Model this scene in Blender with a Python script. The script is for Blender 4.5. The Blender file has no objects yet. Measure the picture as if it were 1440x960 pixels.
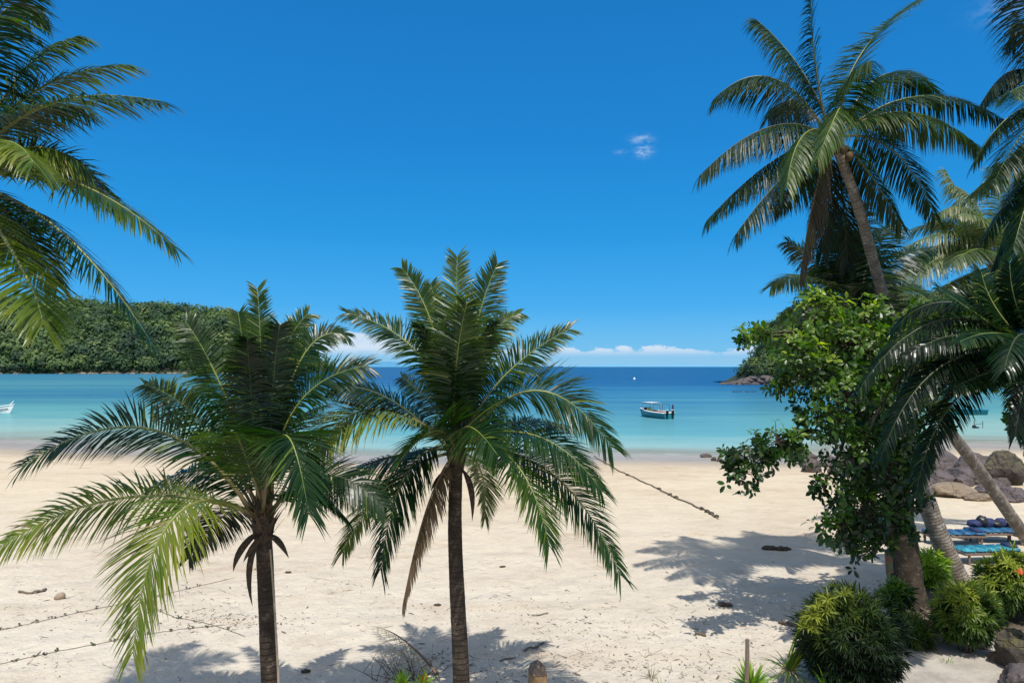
import bpy, bmesh, math, random
import numpy as np
from mathutils import Vector, Matrix, noise
R = random.Random(7)
sc = bpy.context.scene
COL = sc.collection
W0, H0, F = 1440, 960, 960.0
HOR = 515.0
CAM = Vector((0, 0, 6.0))
SEA = -1.6
UP = Vector((0, 0, 1))

# ------------------------------------------------------------------ helpers
def P(u, v, d):
    return Vector(((u - 720) / F * d, d, CAM.z - (v - HOR) / F * d))

def sstep(a, b, x):
    t = min(1, max(0, (x - a) / (b - a)))
    return t * t * (3 - 2 * t)

def shore_y(x):
    return 58 + 12 * sstep(-8, -55, x) + 10 * sstep(20, 42, x) + 0.7 * math.sin(x * .21) + .5 * math.sin(x * .07 + 1)

def gz(x, y):
    yy = y * 58.0 / shore_y(x)
    if yy < 17: z = 0.0
    elif yy < 58: z = -1.6 * ((yy - 17) / 41.0) ** 1.08
    else: z = -1.6 - (yy - 58) * 0.055
    return max(z, -9)

def gzn(x, y):
    z = gz(x, y)
    k = sstep(48, 22, y)
    z += k * (0.045 * noise.noise((x * .9, y * .9, 0)) + 0.028 * noise.noise((x * 2.6, y * 2.6, 3)) + .06 * noise.noise((x * .25, y * .25, 7)))
    return z

def gp(u, v):
    d = 6 * F / max(v - HOR, 1)
    for _ in range(30):
        x = (u - 720) / F * d
        d = .5 * d + .5 * (CAM.z - gzn(x, d)) * F / (v - HOR)
    x = (u - 720) / F * d
    return Vector((x, d, gzn(x, d)))

def sp(u, v):
    d = (CAM.z - SEA) * F / (v - HOR)
    return Vector(((u - 720) / F * d, d, SEA))

class MB:
    def __init__(s):
        s.v = []; s.f = []; s.t = []
    def add(s, vs, fs, tint=0.0):
        o = len(s.v)
        s.v += [tuple(p) for p in vs]
        s.f += [tuple(i + o for i in f) for f in fs]
        s.t += list(tint) if isinstance(tint, (list, tuple)) else [tint] * len(vs)
    def tube(s, pts, rad, n=8, tint=0.0, cap=True):
        pts = [Vector(p) for p in pts]
        m = len(pts)
        rr = rad if isinstance(rad, (list, tuple)) else [rad] * m
        vs = []
        ref = None
        for i in range(m):
            T = (pts[min(i + 1, m - 1)] - pts[max(i - 1, 0)])
            T = T.normalized() if T.length > 1e-9 else UP.copy()
            if ref is None:
                ref = T.orthogonal().normalized()
            ref = (ref - T * ref.dot(T)).normalized()
            b = T.cross(ref)
            for k in range(n):
                a = 2 * math.pi * k / n
                vs.append(pts[i] + (ref * math.cos(a) + b * math.sin(a)) * rr[i])
        fs = []
        for i in range(m - 1):
            for k in range(n):
                fs.append((i * n + k, i * n + (k + 1) % n, (i + 1) * n + (k + 1) % n, (i + 1) * n + k))
        if cap:
            fs.append(tuple(range(n - 1, -1, -1)))
            fs.append(tuple((m - 1) * n + k for k in range(n)))
        if isinstance(tint, (list, tuple)):
            tint = [t for t in tint for _ in range(n)]
        s.add(vs, fs, tint)
    def box(s, c, size, rot=None, bev=0.0, tint=0.0):
        bm = bmesh.new()
        bmesh.ops.create_cube(bm, size=1)
        bmesh.ops.scale(bm, vec=size, verts=bm.verts)
        if bev:
            bmesh.ops.bevel(bm, geom=bm.edges[:], offset=bev, segments=2, affect='EDGES')
        M = (rot or Matrix.Identity(3))
        s.from_bm(bm, Matrix.Translation(Vector(c)) @ M.to_4x4(), tint)
    def from_bm(s, bm, M=None, tint=0.0):
        bm.verts.ensure_lookup_table()
        vs = [(M @ v.co if M else v.co.copy()) for v in bm.verts]
        fs = [tuple(v.index for v in f.verts) for f in bm.faces]
        bm.verts.index_update()
        fs = [tuple(v.index for v in f.verts) for f in bm.faces]
        s.add(vs, fs, tint)
        bm.free()
    def build(s, name, m, parent=None, smooth=False, origin=None):
        me = bpy.data.meshes.new(name)
        o0 = Vector(origin) if origin is not None else None
        if o0 is None and parent is not None:
            o0 = None
        vs = s.v
        if origin is not None:
            vs = [(a[0] - o0.x, a[1] - o0.y, a[2] - o0.z) for a in vs]
        me.from_pydata(vs, [], s.f)
        at = me.attributes.new('tint', 'FLOAT', 'POINT')
        at.data.foreach_set('value', [float(x) for x in s.t])
        if smooth:
            me.polygons.foreach_set('use_smooth', [True] * len(me.polygons))
        me.materials.append(m)
        me.update()
        o = bpy.data.objects.new(name, me)
        COL.objects.link(o)
        if parent is not None:
            o.parent = parent
            base = world_loc(parent)
            if origin is not None:
                o.location = o0 - base
            else:
                o.location = -base
        elif origin is not None:
            o.location = o0
        return o

def world_loc(o):
    l = Vector(o.location)
    while o.parent is not None:
        o = o.parent
        l += Vector(o.location)
    return l

def tag(o, label, cat, group=None):
    o['label'] = label; o['category'] = cat
    if group: o['group'] = group
    return o

def thing(name, label, cat, loc, group=None):
    o = bpy.data.objects.new(name, None)
    o.empty_display_size = .3
    COL.objects.link(o)
    o.location = loc
    return tag(o, label, cat, group)

def struct(o):
    o['kind'] = 'structure'; return o
def stuff(o, label, cat):
    o['kind'] = 'stuff'; return tag(o, label, cat)

# ------------------------------------------------------------------ materials
class NT:
    def __init__(s, tree):
        s.t = tree; s.n = tree.nodes; s.l = tree.links
    def node(s, typ, **kw):
        n = s.n.new(typ)
        ins = kw.pop('ins', {})
        for k, v in kw.items(): setattr(n, k, v)
        for k, v in ins.items():
            if hasattr(v, 'links') or hasattr(v, 'is_output'):
                s.l.new(v, n.inputs[k])
            else:
                n.inputs[k].default_value = v
        return n
    def math(s, op, a, b=0.0, c=None, clamp=False):
        n = s.n.new('ShaderNodeMath'); n.operation = op; n.use_clamp = clamp
        for i, x in enumerate((a, b) if c is None else (a, b, c)):
            if hasattr(x, 'is_output'): s.l.new(x, n.inputs[i])
            else: n.inputs[i].default_value = x
        return n.outputs[0]
    def maprange(s, x, a, b, c=0.0, d=1.0, smooth=True):
        n = s.n.new('ShaderNodeMapRange')
        n.interpolation_type = 'SMOOTHSTEP' if smooth else 'LINEAR'
        s.l.new(x, n.inputs['Value'])
        for k, v in zip(('From Min', 'From Max', 'To Min', 'To Max'), (a, b, c, d)):
            n.inputs[k].default_value = v
        return n.outputs['Result']
    def mix(s, fac, a, b, blend='MIX'):
        n = s.n.new('ShaderNodeMix'); n.data_type = 'RGBA'; n.blend_type = blend
        for i, x in ((0, fac), (6, a), (7, b)):
            if hasattr(x, 'is_output'): s.l.new(x, n.inputs[i])
            else: n.inputs[i].default_value = x if i == 0 else (*x[:3], 1)
        return n.outputs[2]
    def ramp(s, x, stops, interp='LINEAR'):
        n = s.n.new('ShaderNodeValToRGB')
        n.color_ramp.interpolation = interp
        e = n.color_ramp.elements
        while len(e) < len(stops): e.new(.5)
        for el, (p, c) in zip(e, stops):
            el.position = p; el.color = (*c, 1)
        s.l.new(x, n.inputs[0])
        return n.outputs[0]
    def noise(s, scale, detail=4, rough=.55, vec=None, dist=0.0):
        n = s.n.new('ShaderNodeTexNoise')
        n.inputs['Scale'].default_value = scale; n.inputs['Detail'].default_value = detail
        n.inputs['Roughness'].default_value = rough; n.inputs['Distortion'].default_value = dist
        if vec is not None: s.l.new(vec, n.inputs['Vector'])
        return n.outputs['Fac']

def newmat(name):
    m = bpy.data.materials.new(name); m.use_nodes = True
    t = NT(m.node_tree)
    bs = m.node_tree.nodes['Principled BSDF']
    out = m.node_tree.nodes['Material Output']
    return m, t, bs, out

def pos(t, scale=None):
    g = t.node('ShaderNodeNewGeometry').outputs['Position']
    if scale:
        return t.node('ShaderNodeVectorMath', operation='MULTIPLY', ins={0: g, 1: scale}).outputs[0]
    return g

def bump(t, bs, h, strength=.4, dist=.02):
    b = t.node('ShaderNodeBump', ins={'Height': h, 'Strength': strength, 'Distance': dist})
    t.l.new(b.outputs[0], bs.inputs['Normal'])

def leafmat(name, stops, rough=.38, trans=.25, tcol=(.22, .32, .04), spec=.5, nscale=3.0):
    m, t, bs, out = newmat(name)
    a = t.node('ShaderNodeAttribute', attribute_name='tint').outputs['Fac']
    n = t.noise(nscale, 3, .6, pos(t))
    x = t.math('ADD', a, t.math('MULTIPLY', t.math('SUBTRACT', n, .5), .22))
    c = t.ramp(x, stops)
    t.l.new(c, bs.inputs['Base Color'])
    bs.inputs['Roughness'].default_value = rough
    bs.inputs['Specular IOR Level'].default_value = spec
    tr = t.node('ShaderNodeBsdfTranslucent')
    tc = t.mix(1.0, c, (tcol[0] * 10, tcol[1] * 10, tcol[2] * 10), 'MULTIPLY')
    t.l.new(tc, tr.inputs['Color'])
    mx = t.node('ShaderNodeMixShader', ins={0: trans})
    t.l.new(bs.outputs[0], mx.inputs[1]); t.l.new(tr.outputs[0], mx.inputs[2])
    t.l.new(mx.outputs[0], out.inputs['Surface'])
    return m

PALM_STOPS = [(0, (.004, .012, .005)), (.25, (.013, .042, .007)), (.5, (.080, .125, .011)), (.75, (.21, .21, .03)), (.9, (.26, .20, .10)), (1, (.12, .082, .05))]  # darkest stops carry the shade inside the crowns as leaf colour
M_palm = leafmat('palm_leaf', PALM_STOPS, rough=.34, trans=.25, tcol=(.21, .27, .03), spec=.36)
M_palmdark = leafmat('palm_leaf_dark', [(0, (.005, .015, .006)), (.3, (.015, .042, .010)), (.55, (.060, .10, .014)), (.75, (.16, .16, .045)), (1, (.06, .042, .024))], rough=.42, trans=.2, spec=.32)
M_arch = leafmat('palm_leaf_glossy', [(0, (.003, .009, .005)), (.3, (.008, .026, .007)), (.55, (.040, .080, .012)), (.75, (.16, .16, .03)), (1, (.12, .085, .04))], rough=.28, trans=.14, spec=.22)
M_palmpale = leafmat('palm_leaf_pale', [(0, (.03, .055, .022)), (.3, (.065, .10, .035)), (.55, (.15, .17, .07)), (.75, (.30, .28, .15)), (1, (.34, .27, .17))], rough=.42, trans=.2)
M_leaf = leafmat('broad_leaf', [(0, (.005, .017, .004)), (.35, (.022, .062, .009)), (.65, (.085, .155, .02)), (1, (.28, .32, .035))], rough=.36, trans=.36, tcol=(.26, .32, .03))
M_bush = leafmat('strap_leaf', [(0, (.010, .026, .007)), (.35, (.026, .06, .011)), (.7, (.09, .14, .018)), (1, (.25, .28, .035))], rough=.5, trans=.2, spec=.35)
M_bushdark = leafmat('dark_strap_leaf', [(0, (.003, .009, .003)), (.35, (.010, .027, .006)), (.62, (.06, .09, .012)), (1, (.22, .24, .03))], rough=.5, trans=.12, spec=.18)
M_bright = leafmat('bright_leaf', [(0, (.05, .11, .012)), (.5, (.13, .22, .02)), (1, (.30, .36, .03))], rough=.4, trans=.3)
M_forest = leafmat('forest_leaf', [(0, (.014, .036, .026)), (.35, (.036, .076, .034)), (.7, (.085, .135, .042)), (1, (.15, .195, .06))], rough=.6, trans=.15, spec=.25, nscale=.05)  # bluish dark stops: distance haze mixed into the leaf colour
M_dry = leafmat('dry_leaf', [(0, (.07, .05, .035)), (.5, (.2, .15, .10)), (1, (.32, .26, .18))], rough=.7, trans=.1, spec=.2)
M_vine = leafmat('vine_leaf', [(0, (.035, .035, .018)), (.5, (.07, .072, .032)), (1, (.13, .115, .055))], rough=.6, trans=.15)
M_red = leafmat('red_leaf', [(0, (.4, .03, .01)), (.5, (.55, .06, .015)), (1, (.7, .2, .03))], rough=.5, trans=.2, tcol=(.1, .1, .1))

def simple(name, col, rough=.6, var=.25, scale=8, bumps=.0, metal=0.0, spec=.5):
    m, t, bs, out = newmat(name)
    n = t.noise(scale, 5, .6, pos(t))
    c = t.mix(n, [x * (1 - var) for x in col], [min(1, x * (1 + var)) for x in col])
    t.l.new(c, bs.inputs['Base Color'])
    bs.inputs['Roughness'].default_value = rough
    bs.inputs['Metallic'].default_value = metal
    bs.inputs['Specular IOR Level'].default_value = spec
    if bumps: bump(t, bs, n, bumps, .02)
    return m

def barkmat(name, dark, mid, lite, rings=True):
    m, t, bs, out = newmat(name)
    a = t.node('ShaderNodeAttribute', attribute_name='tint').outputs['Fac']   # metres along the trunk
    p = pos(t)
    n1 = t.noise(3.5, 6, .65, p)
    n2 = t.noise(28, 4, .6, p)
    v = t.math('ADD', t.math('MULTIPLY', n1, .65), t.math('MULTIPLY', n2, .35))
    c = t.ramp(v, [(.3, dark), (.5, mid), (.7, lite)])
    h = v
    if rings:
        w = t.math('ADD', t.math('MULTIPLY', a, 11.0), t.math('MULTIPLY', n1, 1.2))
        fr = t.math('FRACT', w)
        crack = t.maprange(fr, .0, .22, 0, 1)
        c = t.mix(t.math('MULTIPLY', t.math('SUBTRACT', 1.0, crack), t.maprange(n2, .35, .6)), c, [x * .5 for x in dark])
        h = t.math('ADD', t.math('MULTIPLY', crack, .6), v)
    n3 = t.noise(7, 5, .7, p)
    c = t.mix(t.math('MULTIPLY', t.maprange(n3, .56, .68), .6), c, [min(.5, x * 1.7) for x in lite])
    t.l.new(c, bs.inputs['Base Color'])
    bs.inputs['Roughness'].default_value = .85
    bs.inputs['Specular IOR Level'].default_value = .2
    bump(t, bs, h, .7, .03)
    return m

M_bark1 = barkmat('palm_bark_dark', (.022, .017, .014), (.046, .035, .027), (.10, .078, .06))
M_bark2 = barkmat('palm_bark_grey', (.085, .07, .055), (.21, .175, .145), (.42, .37, .32))
M_bark3 = barkmat('tree_bark', (.026, .02, .015), (.06, .047, .034), (.13, .105, .078), rings=False)
M_rib = leafmat('palm_rib', [(0, (.09, .055, .03)), (.25, (.16, .14, .05)), (.6, (.20, .23, .05)), (1, (.12, .17, .03))], rough=.4, trans=.0)
M_ribdark = simple('dark_rib', (.045, .055, .018), .5, .3, 12)
M_ribdead = simple('dead_rib', (.16, .10, .06), .7, .3, 12)
M_fibre = simple('palm_fibre', (.05, .033, .021), .9, .5, 25, .6)
M_coco = simple('coconut_husk', (.085, .055, .022), .8, .35, 9)
M_cocodry = simple('dry_coconut_husk', (.30, .22, .16), .8, .3, 30, .4)
M_twig = simple('dry_twig', (.13, .095, .07), .8, .4, 20, .3)
M_white = simple('boat_white', (.78, .78, .76), .35, .06, 3)
M_teal = simple('boat_teal', (.02, .20, .24), .3, .15, 3)
M_tealb = simple('boat_blue', (.015, .22, .36), .35, .15, 3)
M_black = simple('black_plastic', (.015, .015, .018), .4, .2, 10)
M_navy = simple('navy_cloth', (.02, .03, .10), .8, .3, 10)
M_redc = simple('red_cloth', (.25, .03, .03), .8, .3, 10)
M_limec = simple('lime_cloth', (.45, .55, .25), .8, .2, 10)
M_steel = simple('steel', (.55, .56, .58), .3, .1, 10, 0, .8)
M_rope = simple('rope_fibre', (.16, .12, .08), .9, .4, 60)
M_weed = simple('dry_seaweed', (.05, .04, .025), .9, .4, 30)
M_woodgrey = simple('weathered_wood', (.16, .12, .095), .85, .4, 14, .5)
M_woodtan = simple('tan_wood', (.27, .17, .08), .7, .3, 16, .3)

def rockmat(name, a, b, moss=0.0):
    m, t, bs, out = newmat(name)
    p = pos(t)
    n1 = t.noise(.9, 7, .65, p); n2 = t.noise(6, 6, .7, p)
    v = t.math('ADD', t.math('MULTIPLY', n1, .6), t.math('MULTIPLY', n2, .4))
    c = t.ramp(v, [(.3, a), (.7, b)])
    if moss:
        nz = t.node('ShaderNodeSeparateXYZ', ins={0: t.node('ShaderNodeNewGeometry').outputs['Normal']}).outputs[2]
        f = t.math('MULTIPLY', t.maprange(nz, .2, .8), t.maprange(n2, .4, .6))
        c = t.mix(t.math('MULTIPLY', f, moss), c, (.16, .15, .03))
    wv = t.node('ShaderNodeVectorMath', operation='ADD', ins={0: p, 1: t.node('ShaderNodeTexNoise', ins={'Vector': p, 'Scale': 1.3, 'Detail': 4}).outputs['Color']}).outputs[0]
    ck = t.node('ShaderNodeTexVoronoi', feature='DISTANCE_TO_EDGE', ins={'Vector': wv, 'Scale': .75}).outputs['Distance']
    ck2 = t.node('ShaderNodeTexVoronoi', feature='DISTANCE_TO_EDGE', ins={'Vector': wv, 'Scale': 2.3}).outputs['Distance']
    cr = t.math('MULTIPLY', t.maprange(ck, .0, .02, .45, 1), t.maprange(ck2, 0, .02, .9, 1))
    c = t.mix(cr, [x * .35 for x in a], c)
    t.l.new(c, bs.inputs['Base Color'])
    bs.inputs['Roughness'].default_value = .8
    bump(t, bs, t.math('ADD', v, t.math('MULTIPLY', cr, .25)), 1.0, .20)
    return m
M_rock = rockmat('shore_rock', (.030, .025, .027), (.165, .135, .135))
M_rocktan = rockmat('tan_rock', (.13, .095, .065), (.34, .26, .18))
M_rockdark = rockmat('dark_rock', (.04, .034, .032), (.15, .12, .11))
M_rockmoss = rockmat('mossy_rock', (.024, .02, .018), (.10, .082, .066), .55)
M_hillrock = rockmat('hill_soil', (.016, .026, .012), (.035, .05, .02))

# sand
def sandmat():
    m, t, bs, out = newmat('beach_sand')
    p = pos(t)
    sh = t.node('ShaderNodeAttribute', attribute_name='tint').outputs['Fac']   # 0 garden end .. 1 waterline
    big = t.noise(.12, 5, .6, p); mid = t.noise(1.4, 6, .65, p); fine = t.noise(16, 5, .7, p)
    streak = t.noise(1.0, 4, .6, pos(t, (.05, .55, 1)))
    c = t.ramp(sh, [(0, (.56, .505, .425)), (.27, (.57, .51, .42)), (.40, (.575, .50, .39)), (.60, (.57, .485, .355)), (.80, (.55, .46, .335)), (.86, (.40, .335, .25)), (.93, (.34, .295, .24)), (1, (.36, .33, .27)), ])
    c = t.mix(t.maprange(mid, .38, .66), c, (.93, .915, .90), 'MULTIPLY')
    c = t.mix(t.math('MULTIPLY', t.maprange(streak, .5, .72), .55), c, (.86, .83, .78), 'MULTIPLY')
    c = t.mix(t.math('MULTIPLY', t.maprange(big, .42, .7), .8), c, (.86, .82, .80), 'MULTIPLY')
    pn = t.noise(.55, 6, .7, pos(t, (.6, 1, 1)))
    c = t.mix(t.math('MULTIPLY', t.maprange(pn, .54, .68), t.maprange(fine, .38, .58, .15, .9)), c, (.80, .735, .67), 'MULTIPLY')
    wl = t.math('ADD', sh, t.math('MULTIPLY', t.math('SUBTRACT', t.noise(.16, 4, .6, p), .5), .09))
    wr = t.math('MULTIPLY', t.maprange(t.math('ABSOLUTE', t.math('SUBTRACT', wl, .70)), .012, .0), t.maprange(fine, .5, .6))
    wr2 = t.math('MULTIPLY', t.maprange(t.math('ABSOLUTE', t.math('SUBTRACT', wl, .775)), .009, .0), t.maprange(fine, .46, .58))
    c = t.mix(t.math('MULTIPLY', t.math('MAXIMUM', wr, wr2), .55), c, (.26, .20, .14))
    c = t.mix(t.maprange(fine, .60, .74), c, (.80, .76, .70), 'MULTIPLY')
    t.l.new(c, bs.inputs['Base Color'])
    wet = t.maprange(sh, .82, .92)
    r = t.math('SUBTRACT', .95, t.math('MULTIPLY', wet, .55))
    t.l.new(r, bs.inputs['Roughness'])
    bs.inputs['Specular IOR Level'].default_value = .25
    foot = t.noise(4.5, 4, .6, p, 1.2)
    h = t.math('ADD', t.math('MULTIPLY', foot, 1.0), t.math('ADD', t.math('MULTIPLY', mid, 1.2), t.math('MULTIPLY', fine, .25)))
    vo = t.node('ShaderNodeTexVoronoi', feature='SMOOTH_F1', ins={'Vector': pos(t, (1, 1, 0)), 'Scale': 2.1, 'Smoothness': .35}).outputs['Distance']
    trod = t.math('MULTIPLY', t.maprange(vo, .12, .34), t.maprange(t.noise(.35, 3, .6, p), .42, .62))
    h = t.math('ADD', h, t.math('MULTIPLY', trod, .75))
    h = t.math('MULTIPLY', h, t.maprange(sh, .85, .35, .12, 1))
    bump(t, bs, h, .65, .11)
    return m
M_sand = sandmat()

def pathmat():
    m, t, bs, out = newmat('pale_path')
    p = pos(t)
    a = t.noise(1.8, 6, .65, p); b = t.noise(20, 5, .7, p)
    c = t.ramp(a, [(.3, (.30, .27, .235)), (.6, (.44, .40, .345))])
    c = t.mix(t.maprange(b, .5, .7), c, (.8, .77, .73), 'MULTIPLY')
    t.l.new(c, bs.inputs['Base Color']); bs.inputs['Roughness'].default_value = .9
    bump(t, bs, t.math('ADD', a, t.math('MULTIPLY', b, .4)), .6, .05)
    return m
M_path = pathmat()
M_soil = simple('garden_soil', (.10, .075, .053), .95, .5, 5, .8)

def seamat():
    m, t, bs, out = newmat('sea_water')
    d = t.node('ShaderNodeAttribute', attribute_name='tint').outputs['Fac']     # 0 shore .. 1 open sea
    n1 = t.noise(1, 6, .65, pos(t, (.0045, .05, 1)))
    n2 = t.noise(1, 4, .6, pos(t, (.03, .16, 1)))
    x = t.math('ADD', d, t.math('MULTIPLY', t.math('SUBTRACT', n1, .5), t.maprange(d, .08, .5, .12, .46)))
    x = t.math('ADD', x, t.math('MULTIPLY', t.math('SUBTRACT', n2, .5), t.maprange(d, .04, .35, .06, .22)))
    c = t.ramp(x, [(0, (.40, .39, .33)), (.07, (.24, .385, .36)), (.17, (.105, .295, .32)), (.33, (.058, .205, .275)), (.50, (.024, .138, .255)), (.68, (.007, .078, .21)), (1, (.007, .080, .205))])
    fo = t.math('MULTIPLY', t.math('MULTIPLY', t.maprange(d, -.004, .004), t.maprange(d, .022, .006)), t.maprange(t.noise(1, 4, .7, pos(t, (.35, .9, 1))), .5, .64, 0, .75))
    c = t.mix(fo, c, (.72, .74, .72))
    rp = t.noise(1, 4, .65, pos(t, (.22, .8, 1)))
    c = t.mix(t.math('MULTIPLY', t.maprange(rp, .52, .68), t.maprange(d, .35, .05, .15, .5)), c, (.72, .84, .90), 'MULTIPLY')  # dark ripple shading painted into the diffuse colour, strongest near shore
    df = t.node('ShaderNodeBsdfDiffuse', ins={'Color': c})
    w1 = t.noise(1, 4, .6, pos(t, (.9, 2.4, 1)))
    w2 = t.noise(1, 5, .6, pos(t, (.09, .35, 1)))
    h = t.math('ADD', t.math('MULTIPLY', w1, .35), t.math('MULTIPLY', w2, 1.6))
    bp = t.node('ShaderNodeBump', ins={'Height': h, 'Strength': .35, 'Distance': .22})
    gl = t.node('ShaderNodeBsdfGlossy', ins={'Color': (.7, .85, .95, 1), 'Roughness': .10, 'Normal': bp.outputs[0]})
    t.l.new(bp.outputs[0], df.inputs['Normal'])
    fr = t.node('ShaderNodeFresnel', ins={'IOR': 1.33, 'Normal': bp.outputs[0]}).outputs[0]
    fac = t.math('MINIMUM', t.math('MULTIPLY', fr, .45), .15)
    mx = t.node('ShaderNodeMixShader')
    t.l.new(fac, mx.inputs[0]); t.l.new(df.outputs[0], mx.inputs[1]); t.l.new(gl.outputs[0], mx.inputs[2])
    tr = t.node('ShaderNodeBsdfTransparent', ins={'Color': (.93, .99, .97, 1)})
    m2 = t.node('ShaderNodeMixShader')
    t.l.new(t.maprange(x, -.02, .085, .25, 1), m2.inputs[0]); t.l.new(tr.outputs[0], m2.inputs[1]); t.l.new(mx.outputs[0], m2.inputs[2])
    t.l.new(m2.outputs[0], out.inputs['Surface'])
    return m
M_sea = seamat()

# ------------------------------------------------------------------ ground & sea
def grid(name, xs_of, ys, zf, tf, m, smooth=True):
    vs = []; tt = []
    nx = len(xs_of(ys[0]))
    for y in ys:
        for x in xs_of(y):
            vs.append((x, y, zf(x, y))); tt.append(tf(x, y))
    fs = [(j * nx + i, j * nx + i + 1, (j + 1) * nx + i + 1, (j + 1) * nx + i) for j in range(len(ys) - 1) for i in range(nx - 1)]
    b = MB(); b.v = vs; b.f = fs; b.t = tt
    return b.build(name, m, None, smooth)

ys = [-40, -25, -12, -4, 2, 5]
y = 7.0
while y < 80: ys.append(y); y += .16 if y < 26 else (.35 if y < 45 else .8)
while y < 40000: ys.append(y); y *= 1.35
ku = [(-1.6 + 3.2 * i / 330) for i in range(331)]
def sand_tint(x, y): return min(1.3, y / shore_y(x))
gnd = struct(grid('ground', lambda y: [k * max(y, 14) for k in ku], ys, lambda x, y: gzn(x, y) if y > 0 else 0.0, sand_tint, M_sand))

def sea_t(x, y):
    d = y - shore_y(x)
    if d < 0: return d * .01
    if y > 1: ang = x / y
    else: ang = 0
    # open sea straight ahead, shallow bay on the left and in the right-hand cove
    k = math.log(1 + d / 22.0) / math.log(1 + 900 / 22.0)
    left = sstep(-.12, -.5, ang)
    k *= 1 - .50 * left * sstep(5000, 300, y)
    k *= 1 - .42 * sstep(.44, .58, ang) * sstep(400, 100, y)
    if left > 0: k += .17 * left * math.exp(-((y - 185) / 60) ** 2)
    return k
ysea = []; y = 52.0
while y < 130: ysea.append(y); y += 1.0
while y < 60000: ysea.append(y); y *= 1.05
kk = [(-2.6 + 5.2 * i / 150) for i in range(151)]
struct(grid('sea', lambda y: [k * y for k in kk], ysea, lambda x, y: SEA, sea_t, M_sea))

# ------------------------------------------------------------------ leaf builders
def strip(b, p, d, W, L, w, g, n=4, tint=0.2, curl=None, prof=None):
    """a tapered blade bending under gravity"""
    vs = []; d = d.normalized()
    prof = prof or (.45, 1.0, .92, .6, 0)
    q = Vector(p)
    n = len(prof) - 1
    seg = L / n
    for i in range(n + 1):
        if prof[i] > 0:
            vs.append(q - W * (w * prof[i] * .5)); vs.append(q + W * (w * prof[i] * .5))
        else:
            vs.append(q.copy())
        d = (d + Vector((0, 0, -g / n))).normalized()
        q = q + d * seg
    fs = [(2 * i, 2 * i + 1, 2 * i + 3, 2 * i + 2) for i in range(n - 1)]
    fs.append((2 * n - 2, 2 * n - 1, 2 * n)) if prof[-1] == 0 else fs.append((2 * n - 2, 2 * n - 1, 2 * n + 1, 2 * n))
    b.add(vs, fs, tint)

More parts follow.
